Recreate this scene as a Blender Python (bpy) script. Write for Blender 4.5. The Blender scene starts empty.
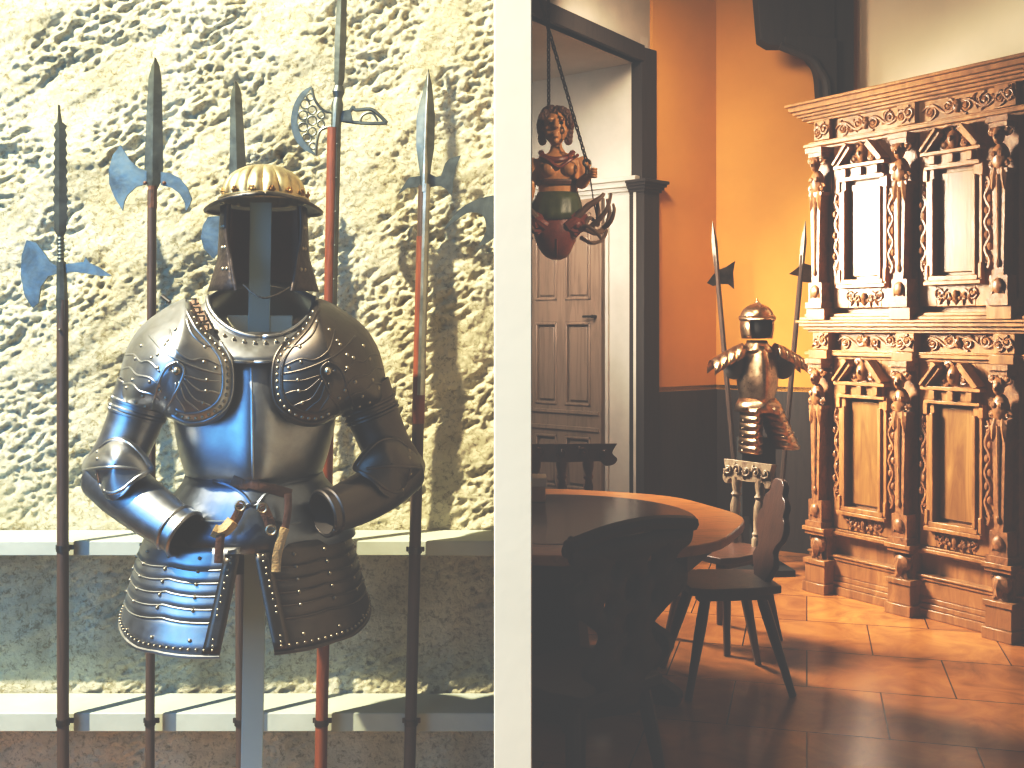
import bpy, bmesh, math, random
from mathutils import Vector, noise
from mathutils.bvhtree import BVHTree

random.seed(7)
PI = math.pi
col = bpy.context.scene.collection
FOC, CX, HY, EYE = 1100.0, 512.0, 325.0, 1.6      # focal length in pixels, image centre, horizon row, eye height


def P(px, py, Y):
    """world point seen at a pixel measured in the photograph, at depth Y"""
    return Vector(((px - CX) / FOC * Y, Y, EYE - (py - HY) / FOC * Y))


class Frame:
    def __init__(s, o, x, y, z=(0, 0, 1)):
        s.o, s.x, s.y, s.z = Vector(o), Vector(x), Vector(y), Vector(z)

    def __call__(s, a, b=0, c=0):
        return s.o + s.x * a + s.y * b + s.z * c


WORLD = Frame((0, 0, 0), (1, 0, 0), (0, 1, 0))


def rotframe(o, ang):
    c, s_ = math.cos(ang), math.sin(ang)
    return Frame(o, (c, s_, 0), (-s_, c, 0))


def catmull(pts, n=8, closed=False):
    out = []
    N = len(pts)
    rng = N if closed else N - 1
    pts = [Vector(p) for p in pts]
    for i in range(rng):
        if closed:
            p0, p1, p2, p3 = pts[(i - 1) % N], pts[i], pts[(i + 1) % N], pts[(i + 2) % N]
        else:
            p0, p1, p2, p3 = pts[max(i - 1, 0)], pts[i], pts[i + 1], pts[min(i + 2, N - 1)]
        for k in range(n):
            t = k / n
            out.append(0.5 * ((2 * p1) + (p2 - p0) * t + (2 * p0 - 5 * p1 + 4 * p2 - p3) * t * t + (3 * p1 - p0 - 3 * p2 + p3) * t ** 3))
    if not closed:
        out.append(pts[-1])
    return out


class MB:
    def __init__(s):
        s.v, s.f, s.m, s.cur = [], [], [], 0

    def add(s, vs, fs):
        b = len(s.v)
        s.v.extend(Vector(p) for p in vs)
        for f in fs:
            s.f.append(tuple(b + i for i in f))
            s.m.append(s.cur)
        return s

    def box(s, c, d, fr=WORLD):
        x, y, z = c
        a, b, h = d[0] / 2, d[1] / 2, d[2] / 2
        vs = [fr(x + i * a, y + j * b, z + k * h) for i in (-1, 1) for j in (-1, 1) for k in (-1, 1)]
        return s.add(vs, [(0, 1, 3, 2), (4, 6, 7, 5), (0, 4, 5, 1), (2, 3, 7, 6), (0, 2, 6, 4), (1, 5, 7, 3)])

    def span(s, a, b, fr=WORLD):
        c = [(p + q) / 2 for p, q in zip(a, b)]
        return s.box(c, [abs(q - p) for p, q in zip(a, b)], fr)

    def prism(s, poly, f0, f1):
        """f0, f1 map a 2-D point to the two end faces"""
        n = len(poly)
        vs = [f0(*p) for p in poly] + [f1(*p) for p in poly]
        fs = [tuple(range(n))[::-1], tuple(range(n, 2 * n))] + [(i, (i + 1) % n, n + (i + 1) % n, n + i) for i in range(n)]
        return s.add(vs, fs)

    def grid(s, rows, closed=False):
        n = len(rows[0])
        vs = [p for r in rows for p in r]
        fs = []
        for i in range(len(rows) - 1):
            for j in range(n if closed else n - 1):
                k = (j + 1) % n
                fs.append((i * n + j, i * n + k, (i + 1) * n + k, (i + 1) * n + j))
        return s.add(vs, fs)

    def tube(s, pts, r, n=8, caps=True, sq=(1, 1), up=None, closed=False):
        pts = [Vector(p) for p in pts]
        N = len(pts)
        rs = r if isinstance(r, (list, tuple)) else [r] * N
        if len(rs) != N:
            rs = [rs[0] + (rs[-1] - rs[0]) * i / (N - 1) for i in range(N)] if len(rs) == 2 else [rs[min(int(i * len(rs) / N), len(rs) - 1)] for i in range(N)]
        rows, nx = [], None
        for i in range(N):
            if closed:
                t = pts[(i + 1) % N] - pts[i - 1]
            else:
                t = pts[min(i + 1, N - 1)] - pts[max(i - 1, 0)]
            if t.length < 1e-9:
                t = Vector((0, 0, 1))
            t.normalize()
            if nx is None:
                ref = Vector(up) if up else (Vector((0, 0, 1)) if abs(t.z) < .9 else Vector((0, 1, 0)))
                nx = ref - t * ref.dot(t)
            else:
                nx = nx - t * nx.dot(t)
            nx.normalize()
            ny = t.cross(nx)
            rows.append([pts[i] + nx * (math.cos(2 * PI * k / n) * rs[i] * sq[0]) + ny * (math.sin(2 * PI * k / n) * rs[i] * sq[1]) for k in range(n)])
        if closed:
            rows.append(rows[0])
        b = len(s.v)
        s.grid(rows, True)
        if caps and not closed:
            s.f.append(tuple(b + k for k in range(n))[::-1])
            s.f.append(tuple(b + (N - 1) * n + k for k in range(n)))
            s.m += [s.cur, s.cur]
        return s

    def lathe(s, prof, fr=WORLD, n=24, sx=1, sy=1, caps=True):
        rows = [[fr(r * sx * math.cos(2 * PI * k / n), r * sy * math.sin(2 * PI * k / n), z) for k in range(n)] for r, z in prof]
        b = len(s.v)
        s.grid(rows, True)
        if caps:
            s.f.append(tuple(b + k for k in range(n))[::-1])
            s.f.append(tuple(b + (len(prof) - 1) * n + k for k in range(n)))
            s.m += [s.cur, s.cur]
        return s

    def ball(s, c, r, fr=WORLD, n=10, m=7):
        if not isinstance(r, (tuple, list)):
            r = (r, r, r)
        rows = []
        for i in range(m + 1):
            a = -PI / 2 + PI * i / m
            ca = max(math.cos(a), .02)
            rows.append([fr(c[0] + r[0] * ca * math.cos(2 * PI * k / n), c[1] + r[1] * ca * math.sin(2 * PI * k / n), c[2] + r[2] * math.sin(a)) for k in range(n)])
        return s.grid(rows, True)

    def bvh(s):
        return BVHTree.FromPolygons(s.v, s.f)

    def build(s, name, mats, parent=None, angle=35, solid=0, bevel=0, remesh=0, recalc=True, offset=0, subsurf=0):
        me = bpy.data.meshes.new(name)
        loc = parent_loc(parent)
        me.from_pydata([p - loc for p in s.v], [], s.f)
        mats = mats if isinstance(mats, (list, tuple)) else [mats]
        for m in mats:
            me.materials.append(m)
        me.polygons.foreach_set('material_index', s.m)
        me.update()
        if recalc:
            bm = bmesh.new()
            bm.from_mesh(me)
            bmesh.ops.recalc_face_normals(bm, faces=bm.faces)
            bm.to_mesh(me)
            bm.free()
        me.polygons.foreach_set('use_smooth', [True] * len(me.polygons))
        if angle < 180:
            me.set_sharp_from_angle(angle=math.radians(angle))
        o = bpy.data.objects.new(name, me)
        col.objects.link(o)
        if parent:
            o.parent = parent
        if remesh:
            k = o.modifiers.new('r', 'REMESH'); k.mode = 'VOXEL'; k.voxel_size = remesh; k.use_smooth_shade = True
            k = o.modifiers.new('s', 'SMOOTH'); k.iterations = 2
        if solid:
            k = o.modifiers.new('t', 'SOLIDIFY'); k.thickness = solid; k.offset = offset
        if bevel:
            k = o.modifiers.new('b', 'BEVEL'); k.width = bevel; k.segments = 2; k.limit_method = 'ANGLE'; k.angle_limit = math.radians(40)
        if subsurf:
            k = o.modifiers.new('ss', 'SUBSURF'); k.levels = subsurf; k.render_levels = subsurf
        return o


def parent_loc(p):
    v = Vector((0, 0, 0))
    while p is not None:
        v += Vector(p.location)
        p = p.parent
    return v


def tag(o, label=None, cat=None, group=None, kind=None):
    if label: o['label'] = label
    if cat: o['category'] = cat
    if group: o['group'] = group
    if kind: o['kind'] = kind
    return o


def thing(name, loc, label, cat, group=None):
    o = bpy.data.objects.new(name, None)
    col.objects.link(o)
    o.location = loc
    o.empty_display_size = .1
    return tag(o, label, cat, group)


def struct(o):
    o['kind'] = 'structure'
    return o


# ------------------------------------------------------------------ materials
def nodes(name):
    m = bpy.data.materials.new(name)
    m.use_nodes = True
    nt = m.node_tree
    b = nt.nodes['Principled BSDF']
    return m, nt, b


def noise_node(nt, scale, detail=4, rough=.6, vec=None, dist=0):
    t = nt.nodes.new('ShaderNodeTexNoise')
    t.inputs['Scale'].default_value = scale
    t.inputs['Detail'].default_value = detail
    t.inputs['Roughness'].default_value = rough
    t.inputs['Distortion'].default_value = dist
    if vec is not None:
        nt.links.new(vec, t.inputs['Vector'])
    return t


def coords(nt, scale=(1, 1, 1), rot=(0, 0, 0)):
    tc = nt.nodes.new('ShaderNodeTexCoord')
    mp = nt.nodes.new('ShaderNodeMapping')
    mp.inputs['Scale'].default_value = scale
    mp.inputs['Rotation'].default_value = rot
    nt.links.new(tc.outputs['Object'], mp.inputs['Vector'])
    return mp.outputs['Vector']


def ramp(nt, src, stops):
    r = nt.nodes.new('ShaderNodeValToRGB')
    e = r.color_ramp.elements
    while len(e) > 1:
        e.remove(e[-1])
    e[0].position, e[0].color = stops[0][0], (*stops[0][1], 1)
    for p, c in stops[1:]:
        k = e.new(p)
        k.color = (*c, 1)
    nt.links.new(src, r.inputs['Fac'])
    return r


def bump(nt, b, src, strength=.3, dist=.01):
    k = nt.nodes.new('ShaderNodeBump')
    k.inputs['Strength'].default_value = strength
    k.inputs['Distance'].default_value = dist
    nt.links.new(src, k.inputs['Height'])
    nt.links.new(k.outputs['Normal'], b.inputs['Normal'])


def steel(name, c1, c2, rough=.3, scale=9, bmp=.08, metal=1.0):
    m, nt, b = nodes(name)
    v = coords(nt)
    n = noise_node(nt, scale, 6, .65, v, .4)
    r = ramp(nt, n.outputs['Fac'], [(.32, c2), (.6, c1)])
    nt.links.new(r.outputs['Color'], b.inputs['Base Color'])
    b.inputs['Metallic'].default_value = metal
    n2 = noise_node(nt, scale * 5, 4, .6, v)
    mr = nt.nodes.new('ShaderNodeMapRange')
    mr.inputs['To Min'].default_value = rough - .08
    mr.inputs['To Max'].default_value = rough + .16
    nt.links.new(n2.outputs['Fac'], mr.inputs['Value'])
    nt.links.new(mr.outputs['Result'], b.inputs['Roughness'])
    n3 = noise_node(nt, scale * 1.3, 3, .5, v)
    bump(nt, b, n3.outputs['Fac'], bmp, .02)
    return m


def wood(name, c1, c2, scale=(6, 6, 1.2), rough=.4, bmp=.15, c3=None):
    m, nt, b = nodes(name)
    v = coords(nt, scale)
    n = noise_node(nt, 2.2, 7, .62, v, 1.2)
    st = [(.3, c2), (.55, c1)] + ([(.75, c3)] if c3 else [])
    r = ramp(nt, n.outputs['Fac'], st)
    nt.links.new(r.outputs['Color'], b.inputs['Base Color'])
    b.inputs['Roughness'].default_value = rough
    n2 = noise_node(nt, 9, 5, .6, v, .5)
    bump(nt, b, n2.outputs['Fac'], bmp, .01)
    return m


def plain(name, c, rough=.6, var=.15, scale=8, bmp=.1, metal=0, bdist=.01):
    m, nt, b = nodes(name)
    v = coords(nt)
    n = noise_node(nt, scale, 6, .6, v)
    r = ramp(nt, n.outputs['Fac'], [(.3, tuple(x * (1 - var) for x in c)), (.7, tuple(min(1, x * (1 + var)) for x in c))])
    nt.links.new(r.outputs['Color'], b.inputs['Base Color'])
    b.inputs['Roughness'].default_value = rough
    b.inputs['Metallic'].default_value = metal
    n2 = noise_node(nt, scale * 6, 5, .6, v)
    bump(nt, b, n2.outputs['Fac'], bmp, bdist)
    return m


M = {}
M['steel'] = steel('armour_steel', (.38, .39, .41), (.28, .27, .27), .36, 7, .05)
M['steel_shade_band'] = steel('shade_and_band_steel', (.105, .088, .078), (.07, .058, .05), .38, 8, .05)  # darker brown copy painting shade on the right-hand plates; also border bands
M['steel_sky_sheen'] = steel('sky_sheen_steel', (.19, .215, .26), (.13, .14, .165), .34, 7, .05)  # steel darkened and tinted to paint the blue sky sheen at the waist
M['steel_dark'] = steel('dark_steel', (.13, .115, .10), (.05, .042, .036), .38, 12)
M['gilt'] = steel('gilt_steel', (.58, .50, .33), (.34, .27, .15), .40, 16)
M['brass'] = steel('brass_rivet', (.38, .33, .25), (.24, .2, .15), .38, 20)
M['old_brass'] = steel('old_brass', (.34, .20, .08), (.16, .09, .04), .42, 30)
M['iron'] = steel('polearm_iron', (.17, .19, .18), (.09, .10, .095), .46, 14, .12)
M['iron_bright'] = steel('polearm_bright', (.42, .42, .38), (.24, .24, .21), .36, 14, .1)
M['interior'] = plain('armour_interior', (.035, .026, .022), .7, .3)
M['cheek'] = steel('cheek_iron', (.075, .055, .045), (.03, .02, .016), .42, 22, .3, .6)
M['helmet_lining'] = plain('helmet_lining', (.20, .10, .07), .7, .4, 20, .3)
M['leather'] = plain('leather', (.11, .045, .022), .5, .35, 20, .3)
M['leather_pale'] = plain('worn_leather', (.42, .27, .12), .6, .4, 25, .4)
M['red_shaft'] = wood('red_wood', (.19, .052, .018), (.10, .026, .012), (30, 30, 3), .5)
M['dark_shaft'] = wood('dark_shaft', (.075, .045, .032), (.035, .022, .017), (30, 30, 3), .5)
M['stand'] = plain('stand_paint', (.42, .51, .48), .5, .08, 4, .05)
M['stand_bar'] = plain('stand_bar_paint', (.62, .60, .47), .55, .08, 4, .05)
M['rail'] = plain('rail_paint', (.40, .43, .37), .6, .12, 5, .1)
M['cream'] = plain('cream_plaster', (.86, .76, .60), .85, .03, 3, .06)
M['partition'] = plain('low_bounce_plaster', (.30, .24, .17), .9, .08, 3, .1)  # brown chosen to cut light bounced onto the armour's right side
M['cab'] = wood('walnut_cabinet', (.31, .150, .058), (.165, .076, .029), (5, 5, 1.0), .33, .12, (.47, .24, .10))
M['cab_panel'] = wood('walnut_panel', (.24, .120, .042), (.14, .066, .024), (7, 7, .8), .30, .06, (.34, .175, .07))
M['cab_carve'] = wood('carved_walnut', (.27, .125, .052), (.11, .048, .02), (14, 14, 8), .38, .2, (.38, .19, .085))
M['dark_wood'] = wood('dark_oak', (.032, .016, .011), (.016, .009, .007), (6, 6, 1.5), .55, .15)
M['chair_wood'] = wood('brown_oak', (.105, .042, .022), (.05, .02, .012), (8, 8, 2), .38, .15)
M['chair_lit'] = wood('lit_oak', (.30, .22, .15), (.12, .075, .045), (10, 10, 4), .4, .3)  # oak lightened to paint light on the crest chair's back
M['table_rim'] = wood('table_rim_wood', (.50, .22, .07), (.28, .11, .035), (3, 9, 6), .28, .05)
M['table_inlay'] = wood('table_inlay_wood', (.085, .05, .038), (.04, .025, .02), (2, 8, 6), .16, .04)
M['door_wood'] = wood('door_wood', (.23, .165, .12), (.15, .105, .075), (9, 9, .8), .4, .08)
M['wainscot'] = wood('wainscot_wood', (.040, .029, .025), (.022, .017, .015), (8, 8, .8), .55, .08)
M['frame_dark'] = wood('door_frame_wood', (.026, .018, .015), (.014, .010, .009), (8, 8, .8), .8, .08)
M['orange'] = plain('orange_plaster', (.60, .305, .075), .85, .05, 2.5, .08)
M['white_plaster'] = plain('white_plaster', (.46, .43, .38), .75, .10, 3, .15)
M['skin'] = plain('painted_skin', (.52, .26, .10), .34, .3, 18, .1)
M['gilt_wood'] = plain('gilded_wood', (.50, .27, .08), .3, .35, 25, .15, .35)
M['hair'] = plain('painted_hair', (.13, .055, .03), .4, .3, 40, .3)
M['green'] = plain('painted_green', (.075, .085, .028), .4, .3, 20, .1)
M['redpaint'] = plain('painted_red', (.20, .045, .022), .38, .4, 15, .15)
M['antler'] = plain('antler', (.17, .095, .055), .5, .45, 18, .3)
M['chain'] = plain('chain_iron', (.05, .04, .035), .45, .2, 20, .1, .7)
M['bronze'] = steel('warm_steel', (.52, .36, .24), (.26, .16, .09), .27, 14)
M['black_and_shade'] = plain('shade_black', (.012, .010, .009), .9, .2)  # near-black for stand and eyes, and painted shade in the small helmet


def stone_mat():
    m, nt, b = nodes('rough_stone')
    v = coords(nt)
    n = noise_node(nt, 5, 8, .65, v, .3)
    r = ramp(nt, n.outputs['Fac'], [(.28, (.44, .39, .25)), (.5, (.68, .625, .44)), (.75, (.80, .75, .57))])
    n4 = noise_node(nt, 62, 7, .78, v, .5)
    r4 = ramp(nt, n4.outputs['Fac'], [(.38, (.38, .34, .25)), (.49, (1, 1, 1))])
    mx = nt.nodes.new('ShaderNodeMixRGB'); mx.blend_type = 'MULTIPLY'; mx.inputs['Fac'].default_value = .85
    nt.links.new(r.outputs['Color'], mx.inputs['Color1']); nt.links.new(r4.outputs['Color'], mx.inputs['Color2'])
    nt.links.new(mx.outputs['Color'], b.inputs['Base Color'])
    b.inputs['Roughness'].default_value = .95
    n2 = noise_node(nt, 46, 8, .75, v, .5)
    bump(nt, b, n2.outputs['Fac'], .9, .02)
    return m


def floor_mat():
    m, nt, b = nodes('wooden_floor_tiles')
    v = coords(nt, (1, 1, 1), (0, 0, math.radians(15)))
    br = nt.nodes.new('ShaderNodeTexBrick')
    br.offset = .5; br.offset_frequency = 2; br.squash = 1
    br.inputs['Scale'].default_value = 1
    br.inputs['Brick Width'].default_value = .62
    br.inputs['Row Height'].default_value = .56
    br.inputs['Mortar Size'].default_value = .004
    br.inputs['Mortar Smooth'].default_value = .3
    br.inputs['Bias'].default_value = 0
    br.inputs['Color1'].default_value = (.52, .235, .075, 1)
    br.inputs['Color2'].default_value = (.37, .155, .05, 1)
    br.inputs['Mortar'].default_value = (.09, .04, .02, 1)
    nt.links.new(v, br.inputs['Vector'])
    n = noise_node(nt, 3.5, 6, .6, v, 1.5)
    r = ramp(nt, n.outputs['Fac'], [(.3, (.6, .55, .5)), (.7, (1.15, 1.15, 1.1))])
    mx = nt.nodes.new('ShaderNodeMixRGB'); mx.blend_type = 'MULTIPLY'; mx.inputs['Fac'].default_value = 1
    nt.links.new(br.outputs['Color'], mx.inputs['Color1']); nt.links.new(r.outputs['Color'], mx.inputs['Color2'])
    nt.links.new(mx.outputs['Color'], b.inputs['Base Color'])
    b.inputs['Roughness'].default_value = .22
    k = nt.nodes.new('ShaderNodeBump'); k.inputs['Strength'].default_value = .3; k.inputs['Distance'].default_value = .004; k.invert = True
    nt.links.new(br.outputs['Fac'], k.inputs['Height']); nt.links.new(k.outputs['Normal'], b.inputs['Normal'])
    return m


M['stone'] = stone_mat()
M['floor'] = floor_mat()

# ================================================================== LEFT ROOM: stone wall, rails, polearms
WALL_Y = 3.14


def stone_wall():
    mb = MB()
    x0, x1, z0, z1, st = -2.4, .02, -.0, 2.75, .0046
    nx, nz = int((x1 - x0) / st), int((z1 - z0) / st)
    rows = []
    for j in range(nz + 1):
        z = z0 + (z1 - z0) * j / nz
        row = []
        for i in range(nx + 1):
            x = x0 + (x1 - x0) * i / nx
            ca, sa = .88, .47
            u, w = x * ca + z * sa, -x * sa + z * ca
            a = noise.noise((u * 3.0, w * 5.5, 1.7))
            t_ = noise.turbulence((u * 4.0, w * 9.0, 4.4), 3, True)
            mask = min(1, max(0, noise.noise((u * 4.2, w * 6.5, 7.9)) * 2.2 + .62))
            p1 = max(0, noise.noise((u * 15, w * 32, 9.3)) - .04)
            p2 = max(0, noise.noise((u * 34, w * 60, 3.9)) - .02)
            p3 = max(0, noise.noise((u * 66, w * 105, 1.9)) - .02)
            led = noise.noise((u * 6, w * 20, 12.0))
            d = noise.noise((x * 85, z * 100, 2.2)) + .7 * noise.noise((x * 150, z * 165, 6.2))
            h = .016 * a + .012 * (1 - t_) - (.020 * p1 + .024 * p2 + .013 * p3) * mask + .007 * led * abs(led) + .0022 * d
            soft = .55 + .45 * min(1, max(0, (z - .95) / .5))
            row.append(Vector((x, WALL_Y - .015 - h * soft * 1.15, z)))
        rows.append(row)
    mb.grid(rows)
    o = mb.build('wall_stone', M['stone'], angle=180, recalc=False)
    struct(o)
    mb = MB()
    mb.span((x0, WALL_Y + .03, 0), (.0, WALL_Y + .12, 4.0))
    struct(mb.build('wall_stone_core', M['white_plaster']))


stone_wall()


def make_rail(py_front, label, py_h):
    z = EYE - (py_front - HY) / FOC * 2.95
    t = thing('display_rail', (-.86, 3.02, z), label, 'rail', 'painted rails on the stone wall')
    mb = MB()
    h = py_h / FOC * 2.95
    mb.span((-2.4, 2.95, z - h), (-.012, 3.11, z))
    mb.build('rail_bar', M['rail'], t, bevel=.003)
    return t


make_rail(541, 'pale grey painted rail on the stone wall at armour hip height', 15)
make_rail(713, 'pale grey painted rail low on the stone wall under the armour', 19)

YB = 2.915      # depth of the polearms


def blade(mb, pts, Y=YB, t=.006):
    w = [P(a, b, Y) for a, b in pts]
    poly = [(p.x, p.z) for p in w]
    mb.prism(poly, lambda x, z: Vector((x, Y - t / 2, z)), lambda x, z: Vector((x, Y + t / 2, z)))


def ridged(mb, pairs, Y=YB, t=.011, mid=None):
    """spear blade: pairs of (left px, right px, py); diamond section with a mid rib"""
    rows = []
    for l, r, y in pairs:
        a, b = P(l, y, Y), P(r, y, Y)
        c = (a + b) / 2
        rows.append([a, Vector((c.x, Y - t, c.z)), b, Vector((c.x, Y + t, c.z))])
    b0 = len(mb.v)
    mb.grid(rows, True)
    n = len(rows)
    mb.f.append((b0, b0 + 1, b0 + 2, b0 + 3)); mb.f.append(tuple(b0 + (n - 1) * 4 + k for k in (3, 2, 1, 0)))
    mb.m += [mb.cur, mb.cur]


def shaft_pts(a, b, Y=YB):
    p, q = P(*a, Y), P(*b, Y)
    return [p.lerp(q, i / 12) for i in range(13)]


def to_floor(a, b, Y=YB):
    """continue the shaft line through pixels a, b down to the floor"""
    p, q = P(*a, Y), P(*b, Y)
    k = p.z / (p.z - q.z)
    e = p.lerp(q, k)
    e.z = 0.003
    return [p.lerp(e, i / 14) for i in range(15)]


def rail_ring(mb, px, py, r=.017):
    c = P(px, py, YB)
    mb.tube([c + Vector((0, 0, -.008)), c + Vector((0, 0, .008))], r, 12)
    mb.box((c.x, c.y + .012, c.z), (2 * r + .012, .006, .012))


def polearm(name, label, base, build_head, shaft, mat, r, extras=None, rings=()):
    t = thing(name, base, label, 'polearm', 'polearms along the stone wall')
    mb = MB()
    mb.tube(shaft, r, 12)
    mb.build('shaft', mat, t)
    build_head(t)
    if rings:
        for px, py in rings:
            mb = MB()
            rail_ring(mb, px, py, r + .0025)
            mb.build('wall_clip', M['steel_dark'], t)
    return t


# 1: toothed spear-headed halberd at the left
sp = to_floor((62.5, 300), (63, 728))


def head1(t):
    mb = MB()
    rows = [(58.8, 59.6, 105), (56.8, 62.2, 122)]
    for k in range(11):
        y = 126 + k * 9.2
        w = 5.2 + k * .12
        rows += [(60.3 - w - 1.5, 60.5 + w + 1.5, y), (60.3 - w + .4, 60.6 + w - .4, y + 4.2)]
    rows += [(54.5, 66.5, 230), (57, 64, 236)]
    ridged(mb, rows, t=.009)
    mb.build('toothed_blade', M['iron'], t)
    mb = MB()
    a, b = P(60.6, 235, YB), P(61, 268, YB)
    mb.tube([a.lerp(b, i / 26) for i in range(27)], [.0098 if i % 3 == 0 else .0082 for i in range(27)], 10)
    mb.build('neck', M['iron'], t)
    mb = MB()
    blade(mb, [(66, 264), (76, 263), (84, 262), (86, 257), (90, 263), (99, 267), (112, 276), (100, 276), (88, 274), (74, 272), (66, 273)])
    mb.build('beak', M['iron'], t)
    mb = MB()
    blade(mb, [(57, 266), (51, 262), (44, 252), (37, 243), (27, 240), (22, 256), (21, 275), (25, 296), (33, 308), (39, 303), (41, 287), (49, 276), (57, 274)])
    mb.build('axe_blade', M['iron'], t)
    mb = MB()
    p = [P(61.5, 262, YB), P(62, 300, YB), P(62.5, 334, YB)]
    mb.tube(p, [.0125, .016, .0145], 8)
    q = P(62.3, 330, YB)
    mb.ball((q.x, q.y - .017, q.z), .004)
    mb.build('socket', M['iron'], t)


polearm('halberd', 'halberd with a long toothed spear blade, leftmost against the stone wall', (sp[-1].x, YB, 0), head1, sp, M['dark_shaft'], .0150, rings=((63, 548), (63, 722)))

# 2: broad bladed halberd
sp = to_floor((152, 190), (150, 728))


def head2(t):
    mb = MB()
    ridged(mb, [(155, 156, 58), (151.5, 159.5, 66), (148.4, 161.6, 78), (146.5, 162.5, 110), (144.2, 163.3, 168), (146, 162, 180), (148.5, 157, 190)], t=.010)
    mb.build('spear_blade', M['iron'], t)
    mb = MB()
    blade(mb, [tuple(p) for p in [(147, 171), (139, 168), (130, 160), (121, 145), (113, 155), (109, 170), (109.5, 184), (114.5, 197), (123, 211), (124.5, 202), (128, 195), (136.5, 187), (147, 184)]])
    mb.build('axe_blade', M['iron'], t)
    mb = MB()
    blade(mb, [(161, 172), (170, 173), (180, 178), (188, 188), (192, 199), (190, 205), (186, 212), (185, 203), (180, 194), (172, 188), (161, 185)])
    mb.build('beak', M['iron'], t)
    mb = MB()
    mb.tube([P(152.6, 186, YB), P(152.2, 208, YB)], [.0115, .0125], 10)
    for x in (145, 164):
        q = P(x, 183, YB - .004)
        mb.ball(q, .005)
    mb.build('socket', M['leather'], t)


polearm('halberd', 'halberd with a concave axe blade and curved beak, second from left', (sp[-1].x, YB, 0), head2, sp, M['dark_shaft'], .0120, rings=((151, 548), (150, 722)))

# 3: half hidden behind the helmet
sp = to_floor((238, 200), (240.5, 728))


def head3(t):
    mb = MB()
    ridged(mb, [(235, 237, 82), (231.8, 240.6, 90), (230, 242.2, 102), (229.8, 244.5, 140), (229, 247, 178), (232, 245, 205)], t=.010)
    mb.build('spear_blade', M['iron'], t)
    mb = MB()
    blade(mb, [(234, 212), (222, 216), (208, 217), (203, 226), (201, 237), (204, 249), (214, 259), (222, 248), (234, 236)])
    mb.build('axe_blade', M['iron'], t)


polearm('halberd', 'halberd half hidden behind the gilt helmet, only blade and axe edge showing', (sp[-1].x, YB, 0), head3, sp, M['dark_shaft'], .0125, rings=((240, 722),))

# 4: red shafted halberd with pierced axe
sp = to_floor((333.5, 128), (321.5, 728))


def head4(t):
    mb = MB()
    ridged(mb, [(342, 343, -52), (338, 347, -20), (334.5, 346.5, 40), (334, 344.5, 80), (335.5, 341.5, 88)], t=.009)
    mb.build('spear_blade', M['iron'], t)
    mb = MB()
    mb.tube([P(339, 86, YB), P(338.5, 92, YB), P(338, 98, YB), P(337.5, 104, YB), P(336, 128, YB)], [.012, .017, .011, .016, .013], 10)
    mb.build('socket', M['iron'], t)
    mb = MB()
    outer = catmull([(312, 86, 0), (302, 92, 0), (294, 105, 0), (291, 122, 0), (294, 137, 0), (302, 148, 0), (316, 156, 0)], 5)
    inner = catmull([(316, 154, 0), (308, 146, 0), (300.5, 134, 0), (297.5, 121, 0), (299.5, 107, 0), (305, 97, 0), (311, 89, 0)], 5)
    blade(mb, [(p.x, p.y) for p in outer] + [(p.x, p.y) for p in inner], t=.005)
    def wire(pts, r=.0028):
        q = catmull([(a, b, 0) for a, b in pts], 4)
        mb.tube([P(p.x, p.y, YB) for p in q], r, 6)
    wire([(312, 88), (315, 100), (323, 110), (334, 113)], .004)
    wire([(316, 155), (317, 142), (321, 130), (334, 126)], .004)
    for cx_, cy_, rr in [(305, 104, 4.5), (303, 115, 4.5), (303, 127, 4.5), (307, 138, 4.5), (312, 110, 4.2), (312, 120.5, 4.6), (312, 131.5, 4.2), (310, 97, 3.5), (312.5, 146, 3.2), (321, 115, 3.5), (321, 124, 3.5)]:
        ring = [P(cx_ + rr * math.cos(2 * PI * k / 12), cy_ + rr * math.sin(2 * PI * k / 12), YB) for k in range(12)]
        mb.tube(ring, .0026, 6, closed=True)
    mb.build('pierced_axe_blade', M['iron'], t)
    mb = MB()
    wire([(340, 113), (350, 111), (353, 107), (356, 110), (370, 109), (378, 114), (387, 123)], .005)
    wire([(340, 120), (352, 122), (370, 123.5), (387, 123)], .005)
    wire([(360, 122), (363, 115), (372, 113), (378, 121)], .0035)
    blade(mb, [(338, 113), (351, 112), (353, 122), (338, 121)], t=.012)
    mb.build('pierced_beak', M['iron'], t)
    mb = MB()
    a, b = P(338.2, 128, YB - .008), P(333.5, 330, YB - .008)
    mb.tube([a.lerp(b, i / 8) for i in range(9)], .0095, 4, sq=(1.1, .8))
    for i in range(6):
        q = a.lerp(b, (i + .5) / 6)
        mb.ball((q.x, q.y - .009, q.z), .003)
    mb.build('langet', M['iron'], t)


polearm('halberd', 'red-shafted halberd with a pierced lacework axe blade', (sp[-1].x, YB, 0), head4, sp, M['red_shaft'], .0165, rings=((324, 548), (321.5, 722)))

# 5: leaf bladed halberd with forked axe
sp = to_floor((424, 186), (410.5, 728))


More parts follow.
